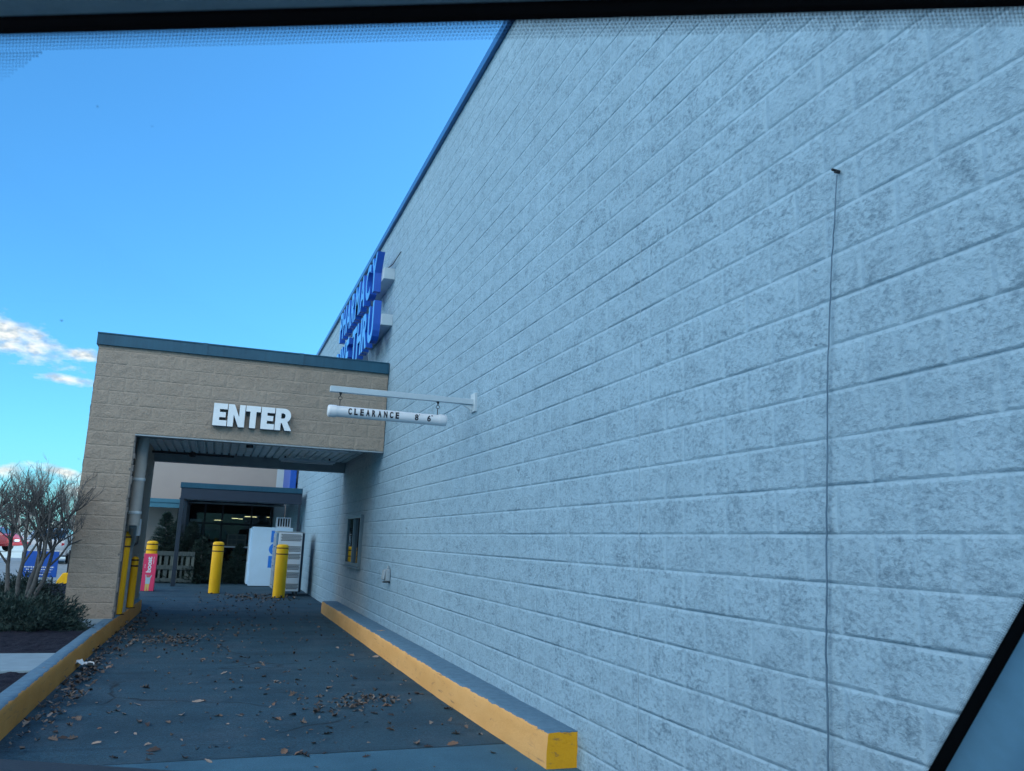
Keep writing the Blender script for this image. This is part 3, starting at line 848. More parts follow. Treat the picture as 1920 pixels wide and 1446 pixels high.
# downpipe on the pier's inner face
M['pipe'] = simple('pipe_paint', (.34, .36, .36), .55, 0, var=.1, scale=9)
dp = thing('downpipe', 'fat pale grey downpipe strapped inside the block pier', 'pipe', (-1.175, 13.76, 0))
g = MB(); g.tube([(-1.175,13.76,3.0),(-1.175,13.76,2.3),(-1.175,13.76,1.55)], .088, 18); g.build('pipe', M['pipe'], dp, smooth=50)
for z in (2.22, 1.72):
    g = MB(); g.lathe((-1.175,13.76,z), [(.093,0),(.097,.008),(.097,.035),(.093,.043)], 18); g.box(-1.275,13.70,z+.005,-1.20,13.72,z+.038); g.build('strap', M['raceway'], dp, smooth=40)
g = MB(); g.tube([(-1.175,13.76,1.56),(-1.20,14.2,1.30),(-1.225,14.3,1.2),(-1.225,14.3,.24)], [.06,.045,.04,.04], 12); g.build('lower_pipe', M['galv'], dp, smooth=50)
mb_ = thing('meter_box', 'small pale utility box under the downpipe with a dark hook', 'utility box', (-1.2, 14.45, 1.5))
g = MB(); g.box(-1.27, 14.36, 1.395, -1.125, 14.60, 1.66); g.build('box', M['white_metal'], mb_, bevel=.012)
g = MB(); g.box(-1.255, 14.352, 1.43, -1.14, 14.359, 1.63); g.build('lid', M['raceway'], mb_, bevel=.003)
g = MB(); g.tube([(-1.14,14.42,1.40),(-1.13,14.40,1.33),(-1.14,14.38,1.28),(-1.19,14.37,1.25),(-1.215,14.37,1.21),(-1.21,14.37,1.19)], [.008,.010,.014,.022,.016,.006], 7); g.build('hook', M['dark'], mb_, smooth=60)

# ENTER letters
es = thing('enter_sign', 'white block letters reading ENTER on the beige canopy front', 'sign', (.38, CY, 3.2))
def rect(a, b, c, d): return [(a,b),(c,b),(c,d),(a,d)]
Eshape = [[(0,0),(.60,0),(.60,.25),(.27,.25),(.27,.385),(.54,.385),(.54,.615),(.27,.615),(.27,.75),(.60,.75),(.60,1),(0,1)]]
Nshape = [[(0,0),(.25,0),(.25,.55),(.48,0),(.74,0),(.74,1),(.49,1),(.49,.45),(.26,1),(0,1)]]
Tshape = [[(.19,0),(.46,0),(.46,.74),(.65,.74),(.65,1),(0,1),(0,.74),(.19,.74)]]
Rshape = [[(0,0),(.26,0),(.26,.33),(.31,.33),(.46,0),(.76,0),(.56,.38)] + arc(.40,.68,.30,-58,90,10,.32) + [(0,1)],
          [(.26,.54)] + [(.26,.78)] + [(.36,.78)] + arc(.36,.66,.09,80,-80,6,.12) + [(.36,.54)]]
cur = -.203; hgt = .343; sc = 1.167/3.49
for shp, w in ((Eshape,.60),(Nshape,.74),(Tshape,.65),(Eshape,.60),(Rshape,.76)):
    v, f = poly_shape(shp, .5)
    mb = MB(); vv = [(cur + a*sc, CY-.004-(.105 if d > 0 else .0), 3.09 + b*hgt) for a, b, d in v]
    fc = [q for q in f if all(v[k][2] > 0 for k in q)]
    ot = [q for q in f if not all(v[k][2] > 0 for k in q)]
    mb.add(vv, ot, 0); mb.add(vv, fc, 1)
    mb.build('letter', [M['enter_side'], M['enter']], es)
    cur += (w+.035)*sc
# ================================================================== BOLLARDS
def bollard(x, y, z0, r, h, label, lean=0):
    t = thing('bollard', label, 'bollard', (x, y, z0), 0, 'yellow bollards at the canopy')
    b = MB(); b.lathe((0,0,0), [(r,0),(r,.05),(r,h*.5),(r,h-.06),(r*.93,h-.03),(r*.74,h-.01),(r*.40,h-.001)], 28)
    b.build('sleeve', M['yellow'], t, smooth=45, local=True)
    for f in (.93, .815):
        b = MB(); zc = h*f if h < 1.26 else h-.095-(.93-f)*1.25
        b.lathe((0,0,zc-.009), [(r+.0015,-.004),(r+.003,-.002),(r+.003,.020),(r+.0015,.022)], 28); b.build('band', M['stripe'], t, smooth=45, local=True)
    b = MB(); b.lathe((0,0,-.003), [(r+.03,0),(r+.03,.004),(r+.001,.009)], 28); b.build('base_seal', M['black'], t, local=True)
    t.rotation_euler = (0, R_(lean), 0)
    return t
bollard(.114, 22.6, .006, .137, 1.28, 'yellow bollard standing alone mid lane before the dark entrance')
bollard(1.61, 21.4, .006, .146, 1.28, 'yellow bollard in front of the white tank exchange cabinet')
bollard(-1.262, 13.98, .236, .066, 1.225, 'slim yellow bollard nearest the front corner of the block pier')
bollard(-1.20, 15.2, .236, .056, .82, 'slim yellow bollard behind the front one inside the canopy')
pb = bollard(-1.475, 23.2, .006, .135, 1.24, 'yellow bollard wrapped in a pink banner sleeve')
bn = thing('banner_sleeve', 'pink banner reading boost wrapped round a yellow bollard', 'banner', (-1.475, 23.2, .01))
b = MB(); b.box(-.15, -.16, 0, .15, -.148, .915); b.box(-.15, -.148, 0, -.146, .15, .915); b.box(.146, -.148, 0, .15, .15, .915); b.box(-.146, .138, 0, .146, .15, .915)
b.build('sleeve', M['pink'], bn, local=True)
def banner_text(s, xc, za, zb, wid, off, name, mat):
    v, f = text_shape(s, 1.0, .002, off, .93)
    xs = [p[0] for p in v]; ys = [p[1] for p in v]
    a0, a1, b0, b1 = min(xs), max(xs), min(ys), max(ys)
    b = MB()
    b.add([(xc - ((q-b0)/(b1-b0)-.5)*wid, -.1625 + (.0007 if d < 0 else 0), za + (a-a0)/(a1-a0)*(zb-za)) for a, q, d in v], f)
    b.build(name, mat, bn, local=True)
banner_text('boost', -.012, .45, .84, .115, .035, 'lettering', M['pale_ink'])
b = MB(); rr = random.Random(3)
for xc, za, zb in ((-.10, .56, .65), (.088, .66, .84)):                 # two lines of small print, too small to read
    z = za
    while z < zb:
        l = rr.uniform(.012, .022); b.box(xc-.010, -.1618, z, xc+.008*rr.uniform(.2,1), -.1605, z+l*.6); z += l
b.build('small_print', M['pale_ink'], bn, local=True)
b = MB()
b.prism([(-.055,.17),(.045,.17),(.055,.31),(.085,.38),(.070,.39),(.03,.33),(-.035,.33),(-.055,.40),(-.072,.395),(-.058,.30)], lambda a,c,d: (a,d,c), -.1625, -.1605); b.build('printed_shirt', M['print_shirt'], bn, local=True)
b = MB(); b.prism([(-.055,0),(-.02,0),(-.008,.14),(.004,0),(.032,0),(.042,.168),(-.053,.168)], lambda a,c,d: (a,d,c), -.1625, -.1605); b.build('printed_trousers', M['print_trousers'], bn, local=True)
b = MB(); b.prism([(-.004+.026*math.cos(a), .362+.030*math.sin(a)) for a in np.linspace(0, 2*math.pi, 13)[:-1]], lambda a,c,d: (a,d,c), -.1625, -.1605)
b.build('printed_head', M['print_skin'], bn, local=True)

# ================================================================== FAR ENTRANCE
ec = thing('entrance_canopy', 'dark flat entrance canopy with a teal top edge on slim posts', 'canopy', (.65, 25.2, 0))
g = MB(); g.box(-1.05, 25.2, 2.735, 2.33, 25.42, 2.885); g.box(-1.05, 25.42, 2.735, -.9, 32.9, 2.885); g.build('fascia', M['teal'], ec, bevel=.006)
g = MB(); g.box(-1.02, 25.23, 2.42, 2.33, 25.40, 2.733); g.box(-1.02, 25.40, 2.50, -.92, 32.9, 2.733); g.build('fascia_board', M['navy'], ec, bevel=.004)
g = MB(); g.box(-.9, 25.42, 2.76, 2.33, 32.9, 2.80)
for y in (26.6, 28.0, 29.4, 30.8, 32.2): g.box(-.92, y, 2.62, 2.33, y+.12, 2.758)
g.build('roof', M['navy'], ec)
for x, y in ((-.97, 25.3), (-.97, 28.6), (-.97, 31.6), (2.28, 25.3)):
    g = MB(); g.box(x-.055 if x < 0 else x-.03, y-.055, .006, x+.055 if x < 0 else x+.03, y+.055, 2.5); g.box(x-.05, y-.05, 2.49, x+.05, y+.05, 2.76)
    g.build('post', M['post_dark'], ec, bevel=.004)
for yy in (27.2, 30.0):
    g = MB(); g.tube([(-.9,yy,2.50),(2.2,yy,2.50)], .03, 8); g.build('pipe', M['galv'], ec, smooth=60)
M['side_teal'] = simple('weathered_teal', (.04, .17, .25), .5, .1, var=.1)
sc2 = thing('side_canopy', 'short teal edged canopy against the beige store front left of the entrance', 'canopy', (-2.2, 31, 2.3))
g = MB(); g.box(-3.4, 29.5, 2.43, -1.06, 29.7, 2.56); g.build('fascia', M['side_teal'], sc2, bevel=.006)
g = MB(); g.box(-3.4, 29.53, 2.27, -1.06, 29.68, 2.428); g.build('fascia_board', M['side_teal'], sc2, bevel=.004)
g = MB(); g.box(-3.4, 29.7, 2.45, -1.06, 32.99, 2.52); g.build('roof', M['navy'], sc2)
g = MB(); g.box(-3.35, 29.55, .006, -3.25, 29.65, 2.27); g.build('post', M['post_dark'], sc2)

# ice merchandiser
ic = thing('ice_freezer', 'tall white ice freezer with blue letters ICE on its side', 'freezer', (1.6, 26.4, 0))
g = MB(); g.box(1.045, 25.9, .02, 2.20, 27.0, 1.73); cab = g.build('cabinet', M['freezer'], ic, bevel=.008)
g = MB(); g.box(.985, 25.96, .06, 1.044, 26.94, 1.68); d = g.build('door', M['freezer'], ic, bevel=.012)
g = MB(); g.box(.955, 26.05, .7, .984, 26.09, 1.2); g.build('handle', M['galv'], d)
g = MB(); g.box(1.06, 25.93, .007, 2.18, 26.98, .0195); g.build('base', M['black'], ic)
for ch, x, z in (('I', 1.585, 1.47), ('C', 1.56, 1.10), ('E', 1.555, .73)):
    v, f = text_shape(ch, .42, .003, .028)
    b = MB(); b.add([(x + a*1.0, 25.894 - (.003 if d > 0 else -.003), z-.15+q) for a, q, d in v], f); b.build('letter', M['ice_blue'], ic)
cu = thing('condenser_unit', 'small white slatted condenser unit standing on the ice freezer', 'condenser', (1.92, 26.3, 1.731))
g = MB(); g.box(1.72, 26.02, 1.732, 2.13, 26.5, 1.765); g.box(1.72, 26.02, 2.01, 2.13, 26.5, 2.04); g.box(1.72, 26.02, 1.765, 1.75, 26.5, 2.01); g.box(2.10, 26.02, 1.765, 2.13, 26.5, 2.01); g.box(1.75,26.2,1.765,2.10,26.5,2.01, 1)
g.build('casing', [M['white_metal'], M['mech']], cu, bevel=.004)
g = MB()
for i in range(4): g.box(1.80+i*.075, 26.03, 1.766, 1.825+i*.075, 26.06, 2.009)
g.build('grille', M['white_metal'], cu)
# propane tank cabinet
tk = thing('tank_cabinet', 'white steel tank exchange cabinet with punched vent panels by the wall', 'cabinet', (1.85, 22.4, 0))
g = MB(); g.box(1.545, 22.0, .12, 2.125, 23.1, 1.575); tcab = g.build('cabinet', M['white_metal'], tk, bevel=.012)
g = MB(); g.box(2.126, 22.03, .10, 2.185, 23.1, 1.57); g.build('side_frame', M['navy'], tk, bevel=.006)
g = MB(); g.box(1.50, 22.0, 1.578, 2.19, 23.15, 1.605); g.build('top', M['galv'], tk, bevel=.006)
rr = random.Random(8)
for zc, nr in ((1.45, 5), (1.17, 4), (.98, 4), (.72, 4), (.52, 4), (.24, 4)):
    g = MB()
    for r in range(nr):
        for c in range(9):
            x = 1.60 + c*.055 + (.027 if r % 2 else 0); z = zc + (r-(nr-1)/2)*.036
            g.box(x, 21.9965, z-.0125, x+.038, 21.9985, z+.0125)
    g.build('vent', M['mech'], tk)
for x in (1.58, 2.06):
    for yy in (22.05, 23.0):
        g = MB(); g.box(x, yy, .006, x+.05, yy+.05, .119); g.build('foot', M['mech'], tk)
for yy in (22.1, 22.62):
    g = MB(); g.box(1.485, yy, .16, 1.54, yy+.46, 1.55); dd = g.build('door', M['film'], tk)
    fm = MB()
    for i in range(5): fm.box(1.482, yy+.03+i*.1, .17, 1.4848, yy+.036+i*.1, 1.54)
    for i in range(7): fm.box(1.479, yy+.01, .2+i*.21, 1.4818, yy+.45, .207+i*.21)
    fm.build('grille', M['white_metal'], dd)
for z in (.25, .72, 1.2):
    g = MB(); g.tube([(1.47,22.3,z),(1.47,22.3,z+.02)], .012, 6); g.build('latch', M['dark'], tk)

# pallets standing as a fence
pf = thing('pallet_fence', 'weathered wooden pallet panel holding cut trees beside the entrance post', 'fence', (-1.1, 26.7, 0))
for z0, z1 in ((.80, .925), (.40, .52), (.05, .15)):
    g = MB(); g.box(-1.70, 26.66, z0, -.50, 26.69, z1); g.build('rail', M['pallet'], pf, bevel=.004)
x = -1.68; i = 0; rr = random.Random(2)
while x < -.55:
    w = rr.choice((.06, .085, .11))
    g = MB(); g.box(x, 26.695, .02, x+w, 26.72, .91); g.build('slat', M['slat_pale'] if i % 3 else M['pallet'], pf, bevel=.003)
    x += w + rr.choice((.04, .055, .075)); i += 1

# cut fir trees
def fir(name, x, y, h, w, label, seed, lean=0):
    rr = random.Random(seed)
    t = thing(name, label, 'tree', (x, y, .006), 0, 'cut fir trees for sale')
    b = MB(); b.tube([(0,0,0),(lean*.5,0,h*.5),(lean,0,h*.93)], [.045,.03,.008], 7); b.build('trunk', M['bark'], t, local=True)
    V = []; F = []
    def needle(p, d, l, wd):
        d = d.normalized(); s = d.orthogonal().normalized()
        s = Matrix.Rotation(rr.uniform(0, 6.28), 3, d) @ s
        n = len(V); V.extend([p - s*wd, p + s*wd, p + d*l]); F.append((n, n+1, n+2))
    nb = int(330*h)
    for k in range(nb):
        f = rr.random()**1.25
        z = h*(.06+.92*f)
        r = w*(1-f)**.85*rr.uniform(.65, 1.1) + .05
        a = rr.uniform(0, 6.283)
        d = Vector((math.cos(a), math.sin(a), rr.uniform(.15, .6)))
        base = Vector((lean*f, 0, z - r*.25))
        steps = max(4, int(r/.055))
        for s in range(steps):
            q = base + d.normalized()*r*(s+1)/steps + Vector((0,0,-.06*(s/steps)**2))
            for _ in range(5):
                dd = d + Vector((rr.uniform(-1,1), rr.uniform(-1,1), rr.uniform(-.5,.8)))*.9
                needle(q, dd, rr.uniform(.05,.11), .0085)
    b = MB(); b.add(V, F); b.build('foliage', M['fir'], t, local=True)
fir('fir_tree', -1.42, 27.4, 2.12, .72, 'tall cut fir leaning behind the pallet fence beside the pier', 1, .0)
fir('fir_tree', -.72, 27.9, 1.85, .85, 'bushy cut fir behind the entrance canopy post', 2, .05)
fir('fir_tree', -.30, 27.1, 1.38, .80, 'low wide cut fir between the pallet fence and the middle bollard', 3, -.03)
fir('fir_tree', -1.12, 28.7, 1.95, .80, 'broad cut fir in shade between the pallet fence and the store front', 6, .02)
fir('fir_tree', .72, 27.3, 1.22, .48, 'small cut fir leaning against the ice freezer', 4, .05)
fir('fir_tree', .10, 28.7, 1.05, .5, 'squat cut fir in the dark behind the middle bollard', 5, 0)
# display crate deep under the canopy
dc = thing('display_crate', 'pale wooden display crate on a table inside the dark entrance', 'crate', (.85, 31.0, 1.0))
g = MB()
for z in (1.10, 1.28, 1.45):
    g.box(.42, 30.9, z, 1.05, 30.93, z+.045)
for x in (.42, .72, 1.02): g.box(x, 30.931, 1.08, x+.04, 30.96, 1.50)
g.build('slats', M['slat_pale'], dc)
g = MB(); g.box(.46, 30.97, 1.09, 1.04, 31.3, 1.45); g.build('body', M['pallet'], dc)
tb2 = thing('display_table', 'low pale table carrying the display crate in the entrance', 'table', (.75, 31.1, 0))
g = MB(); g.box(.25, 30.8, 1.03, 1.25, 31.5, 1.075); g.build('table_top', M['white_metal'], tb2, bevel=.004)
for x, y in ((.3,30.85),(1.2,30.85),(.3,31.45),(1.2,31.45)):
    g = MB(); g.box(x-.025, y-.025, .007, x+.025, y+.025, 1.029); g.build('leg', M['dark'], tb2)
wp = thing('daylight_panel', 'white panel behind the left shop window pane standing in for daylight outside', 'poster', (-.7, 33.1, 1.6))
g = MB(); g.box(-.93, 33.08, 1.35, -.50, 33.10, 2.0); g.build('sheet', M['pale_ink'], wp)  # white panel added for the bright outdoors seen through the shop window

# ================================================================== LEFT BED AND LOT
# bare pollarded shrub
def myrtle():
    t = thing('bare_shrub', 'bare many stemmed pollarded shrub in the mulch bed by the block pier', 'shrub', (-2.43, 12.9, .2))
    rr = random.Random(21)
    st = MB(); tw = MB()
    def twig(p, d, l, r, depth):
        n = 4
        pts = [p]; q = p.copy(); dd = d.normalized()
        for i in range(n):
            dd = (dd + Vector((rr.uniform(-.25,.25), rr.uniform(-.25,.25), rr.uniform(-.08,.22)))).normalized()
            q = q + dd*l/n; pts.append(q.copy())
        tw.tube(pts, [r*(1-.62*i/n) for i in range(n+1)], 4, caps=False)
        if depth > 0:
            for k in range(rr.choice((2, 3, 3))):
                i = rr.randint(1, n)
                nd = (dd + Vector((rr.uniform(-.95,.95), rr.uniform(-.95,.95), rr.uniform(-.1,.6)))).normalized()
                twig(pts[i], nd, l*rr.uniform(.42,.75), r*.58, depth-1)
    stems = [(-.42,-.30,1.25),(-.20,.22,1.45),(.04,-.1,1.50),(.20,.10,1.42),(.32,-.2,1.36),(-.62,.1,1.3),(.36,.25,1.42),(-.80,-.2,1.3)]
    for (dx, dy, hh) in stems:
        b0 = Vector((dx*.10, dy*.10, 0)); tip = Vector((dx*.95, dy, hh*.78))
        pts = []
        for i in range(7):
            f = i/6
            p = b0.lerp(tip, f) + Vector((dx*.20*math.sin(f*3.1), dy*.2*math.sin(f*3.1), 0)) + Vector((rr.uniform(-.02,.02), rr.uniform(-.02,.02), 0))
            pts.append(p)
        st.tube(pts, [.038-.020*i/6 for i in range(7)], 7)
        # forks that end in knobs
        for k in range(rr.choice((3, 4, 4))):
            i = rr.randint(4, 6)
            d = Vector((rr.uniform(-.7,.6)+dx*.25, rr.uniform(-.7,.7), rr.uniform(.5,1.0))).normalized()
            l = rr.uniform(.25, .5)
            p2 = pts[i] + d*l*.5 + Vector((0,0,.03)); p3 = pts[i] + d*l + Vector((rr.uniform(-.04,.04),0,.08))
            st.tube([pts[i], p2, p3], [.017,.014,.012], 6)
            st.tube([p3-d*.02, p3+d*.01, p3+d*.04], [.012,.022,.010], 6)
            for m in range(rr.choice((6, 7, 8))):
                td = (d + Vector((rr.uniform(-.9,.9), rr.uniform(-.9,.9), rr.uniform(-.1,.9)))).normalized()
                twig(p3, td, rr.uniform(.22,.42), .0092, 2)
    st.build('trunk', M['bark'], t, smooth=60, local=True)
    tw.build('twigs', M['bark'], t, smooth=60, local=True)
    return t
myrtle()

def juniper(name, loc, sx, sy, sz, n, label, seed, flat=False):
    rr = random.Random(seed)
    t = thing(name, label, 'shrub', loc)
    V = []; F = []
    for k in range(n):
        a = rr.uniform(0, 6.283); u = rr.uniform(-.15, 1); s = math.sqrt(max(0, 1-u*u))
        bumpy = 1 + .16*math.sin(a*3+u*5+seed) + .12*math.sin(a*7-u*9) + rr.uniform(-.10, .10)
        rad = rr.uniform(.62, 1.0)*bumpy
        p = Vector((math.cos(a)*s*sx*rad, math.sin(a)*s*sy*rad, max(.01, u*sz*rad)))
        d = Vector((math.cos(a)*s, math.sin(a)*s, u*.6+.35)) + Vector((rr.uniform(-.7,.7), rr.uniform(-.7,.7), rr.uniform(-.5,.5)))
        d.normalize(); side = d.orthogonal().normalized()
        side = Matrix.Rotation(rr.uniform(0, 6.28), 3, d) @ side
        l = rr.uniform(.035, .085); w = rr.uniform(.005, .010)
        i = len(V); V.extend([p-side*w, p+side*w, p+d*l]); F.append((i, i+1, i+2))
        if rr.random() < .6:
            d2 = (d + Vector((rr.uniform(-.8,.8), rr.uniform(-.8,.8), rr.uniform(-.3,.6)))).normalized()
            i = len(V); V.extend([p-side*w, p+side*w, p+d2*l*.8]); F.append((i, i+1, i+2))
    b = MB(); b.add(V, F); b.build('foliage', M['juniper'], t, local=True)
    b = MB()
    for k in range(9):
        a = k*.7+seed; b.tube([(0,0,0),(math.cos(a)*sx*.35,math.sin(a)*sy*.35,sz*.35),(math.cos(a)*sx*.7,math.sin(a)*sy*.7,sz*.45)], [.02,.014,.006], 5)
    b.build('stems', M['bark'], t, local=True)
    b = MB(); b.lathe((0,0,0), [(min(sx,sy)*.72,.0),(min(sx,sy)*.74,sz*.3),(min(sx,sy)*.5,sz*.62),(min(sx,sy)*.12,sz*.75)], 14)
    o = b.build('inner_growth', M['juniper'], t, smooth=80, local=True); o.scale = (sx/min(sx,sy), sy/min(sx,sy), 1)
juniper('spreading_juniper', (-2.25, 12.35, .2), .80, .62, .37, 13000, 'wide low dark juniper spreading against the foot of the block pier', 3)
juniper('rounded_shrub', (-2.72, 14.9, .2), .55, .55, .52, 8000, 'small rounded dark evergreen behind the bare shrub', 5)

# blue lawn sign
ls = thing('lawn_sign', 'bright blue board sign with small white print behind the bare shrub', 'sign', (-3.40, 20.0, 0))
g = MB(); g.obox((-3.40, 20.0, .715), .66, .02, .53); g.build('board', M['lawn_blue'], ls, bevel=.004)
g = MB(); rr = random.Random(12)
for z, a, b_, hh in ((.655,-.29,.27,.030),(.605,-.25,.24,.026),(.555,-.28,.22,.008),(.500,-.08,.08,.026)):
    x = a
    while x < b_:
        l = rr.uniform(.018, .045) if hh > .01 else .1
        g.box(-3.40+x, 19.9865, z-hh/2*rr.uniform(.7,1), -3.40+min(x+l, b_), 19.9895, z+hh/2*rr.uniform(.7,1)); x += l + (.012 if hh > .01 else .004)
g.build('small_print', M['pale_ink'], ls)
for x in (-3.66, -3.14):
    g = MB(); g.box(x-.015, 19.995, .0, x+.015, 20.008, .45); g.build('stake', M['dark'], ls)
# parking sign on a yellow base, seen from behind
pk = thing('parking_sign', 'grey backed parking sign on a thin post in a yellow concrete base', 'sign', (-3.52, 24.5, 0))
g = MB(); g.prism([(-.19,0),(.19,0),(.20,.14),(.09,.345),(-.07,.345),(-.20,.13)], lambda a,b,d: (-3.52+a, d, b), 24.32, 24.68); g.build('base', M['yellow'], pk, bevel=.02)
g = MB(); g.tube([(-3.52,24.5,.34),(-3.52,24.5,1.34)], .018, 8); g.build('post', M['dark'], pk, smooth=60)
g = MB(); g.box(-3.67, 24.475, .92, -3.37, 24.481, 1.33); g.build('panel', M['galv'], pk)

# cars in the lot
def car(name, paint, label, loc, rz, van=False):
    t = thing(name, label, 'car', loc, rz, 'cars parked in the lot')
    hw = .90
    # stations along the length: y, sill, belt height, half width
    if van: bl = [(-2.35,.42,.95,.80),(-2.25,.32,1.05,.90),(-1.2,.26,1.08,.92),(0,.26,1.08,.93),(1.2,.26,1.05,.92),(2.2,.32,.98,.86),(2.45,.42,.75,.74)]
    else:   bl = [(-2.30,.45,.78,.70),(-2.22,.34,.96,.84),(-1.3,.27,1.00,.89),(0,.26,.98,.90),(1.1,.26,.93,.89),(2.05,.32,.80,.82),(2.28,.42,.62,.66)]
    b = MB(); V = []; F = []
    for (y, s, top, w) in bl:
        mid = (s+top)/2
        ring = [(-w*.86,s),(-w*.98,s+.12),(-w,mid),(-w*.96,top-.06),(-w*.86,top),(0,top+.025),(w*.86,top),(w*.96,top-.06),(w,mid),(w*.98,s+.12),(w*.86,s)]
        V.extend([(a, y, z) for a, z in ring])
    n = 11
    for i in range(len(bl)-1):
        for k in range(n):
            a, c = i*n+k, i*n+(k+1) % n
            F.append((a, c, c+n, a+n))
    F.append(tuple(range(n))); F.append(tuple((len(bl)-1)*n+k for k in range(n)))
    b.add(V, F); b.build('body', paint, t, smooth=35, local=True)
    top = 1.95 if van else 1.47
    gh = [(-1.95 if not van else -2.25, .98 if not van else 1.06, .80, 0), (-1.15 if not van else -2.0, top-.04, .62, 1), (-.1, top, .64, 1), (.45, top-.06, .62, 1), (1.25 if not van else 1.45, .95 if not van else 1.05, .78, 0)]
    V = []; F = []; b = MB()
    for (y, z, w, up) in gh:
        zb = .94 if not van else 1.03
        V.extend([(-.80, y, zb), (-w, y, z), (w, y, z), (.80, y, zb)])
    for i in range(len(gh)-1):
        for k in range(3):
            a = i*4+k; F.append((a, a+1, a+5, a+4))
    b.add(V, F); b.build('cabin', paint, t, smooth=30, local=True)
    # glass panels set just proud of the cabin
    def panel(q, name):
        b = MB(); b.add(q, [(0,1,2,3)])
        c = sum((Vector(p) for p in q), Vector())/4
        nn = (Vector(q[1])-Vector(q[0])).cross(Vector(q[3])-Vector(q[0])).normalized()
        if nn.dot(c - Vector((0, c.y*.4, .6))) < 0: nn = -nn
        b.v = [tuple(Vector(p)+nn*.008) for p in b.v]
        b.build(name, M['car_glass'], t, local=True)
    y0, z0, w0, _ = gh[0]; y1, z1, w1, _ = gh[1]; y3, z3, w3, _ = gh[3]; y4, z4, w4, _ = gh[4]
    L = lambda a, c, f: a+(c-a)*f
    panel([(-L(w0,w1,.12)*.9,L(y0,y1,.14),L(z0,z1,.14)),(L(w0,w1,.12)*.9,L(y0,y1,.14),L(z0,z1,.14)),(L(w0,w1,.9)*.9,L(y0,y1,.9),L(z0,z1,.9)),(-L(w0,w1,.9)*.9,L(y0,y1,.9),L(z0,z1,.9))], 'rear_window')
    panel([(-L(w4,w3,.1)*.92,L(y4,y3,.1),L(z4,z3,.1)),(L(w4,w3,.1)*.92,L(y4,y3,.1),L(z4,z3,.1)),(L(w4,w3,.9)*.92,L(y4,y3,.9),L(z4,z3,.9)),(-L(w4,w3,.9)*.92,L(y4,y3,.9),L(z4,z3,.9))], 'windscreen')
    for s in (-1, 1):
        zb = 1.0 if not van else 1.1
        for ya, yb, yc, yd in ((-1.05,-.15,-.18,-.95), (-.05,.95,.42,-.08)):
            panel([(s*.785,ya,zb),(s*.785,yb,zb),(s*.655,yc,top-.10),(s*.655,yd,top-.10)], 'side_window')
    for s in (-1, 1):
        b = MB(); b.obox((s*.70, -2.225 if not van else -2.30, .80), .30, .10, .13, s*.25); b.build('tail_light', M['tail'], t, bevel=.02, local=True)
        b = MB(); b.obox((s*.62, 2.16, .66), .28, .12, .11, -s*.3); b.build('headlight', M['pale_ink'], t, bevel=.02, local=True)
        b = MB(); b.obox((s*.98, .75, 1.0), .16, .09, .11); b.build('mirror', paint, t, bevel=.02, local=True)
        for y in (-1.40, 1.38):
            b = MB(); b.tube([(s*.72,y,.325),(s*.74,y,.325),(s*.89,y,.325),(s*.915,y,.325)], [.29,.325,.325,.29], 20); w = b.build('wheel', M['tyre'], t, smooth=40, local=True)
            b = MB(); b.tube([(s*.912,y,.325),(s*.922,y,.325)], [.20,.16], 12); b.build('rim', M['rim'], w, local=True)
    b = MB(); b.box(-.78,-2.36,.36,.78,-2.20,.56); b.build('bumper', paint if not van else M['dark'], t, bevel=.03, local=True)
    b = MB(); b.box(-.26,-2.372,.60,.26,-2.29,.73); b.build('plate', M['plate'], t, local=True)
    return t
car('parked_car', M['car_silver'], 'silver car seen from behind beyond the blue board sign', (-6.72, 41.8, .002), R_(3))
car('parked_car', M['car_red'], 'red car at the left behind the bare shrub', (-13.4, 58.0, .002), R_(72))
car('parked_van', M['car_white'], 'white van beyond the silver car beside the block pier', (-6.9, 60.5, .002), R_(4), True)
car('parked_car', M['car_black'], 'dark car parked past the red one in the lot', (-17.5, 70.0, .002), R_(80))
car('parked_car', M['car_white'], 'white car far out in the sunny lot', (-17.5, 66.0, .002), R_(85))

# bare trees on the far side of the lot
def bare_tree(loc, h, seed):
    rr = random.Random(seed)
    t = thing('bare_tree', 'leafless tree on the far side of the parking lot', 'tree', loc, 0, 'bare trees beyond the lot')
    tr = MB(); cr = MB()
    tr.tube([(0,0,0),(rr.uniform(-.2,.2),0,h*.2),(rr.uniform(-.3,.3),0,h*.42)], [.26,.2,.14], 7)
    def br(p, d, l, r, dep):
        q = p; pts = [p]; dd = d
        for i in range(3):
            dd = (dd + Vector((rr.uniform(-.28,.28), rr.uniform(-.28,.28), rr.uniform(-.05,.2)))).normalized(); q = q+dd*l/3; pts.append(q)
        cr.tube(pts, [r, r*.8, r*.6, r*.4], 4 if dep < 3 else 5, caps=False)
        if dep > 0:
            for k in range(4 if dep > 1 else 5):
                nd = (dd + Vector((rr.uniform(-1,1), rr.uniform(-1,1), rr.uniform(-.2,.6)))*.85).normalized()
                br(pts[rr.randint(1,3)], nd, l*rr.uniform(.5,.75), r*.52, dep-1)
    for k in range(7):
        a = rr.uniform(0, 6.28)
        br(Vector((0,0,h*rr.uniform(.2,.42))), Vector((math.cos(a)*.6, math.sin(a)*.6, 1)).normalized(), h*.32, .085, 3)
    tr.build('trunk', M['far_bark'], t, smooth=60, local=True); cr.build('crown', M['far_bark'], t, local=True)
    return t
protos = [bare_tree((-22, 118, 0), 9.5, 1), bare_tree((-30, 122, 0), 8.5, 2), bare_tree((-38, 126, 0), 10.0, 3)]
rr = random.Random(6)
for i in range(13):
    c = copy_tree(protos[i % 3])
    c.location = (-14 - i*3.1 + rr.uniform(-1,1), rr.uniform(100, 140), 0)
    c.rotation_euler = (0, 0, rr.uniform(0, 6.28)); s = rr.uniform(.7, 1.0); c.scale = (s, s, s)
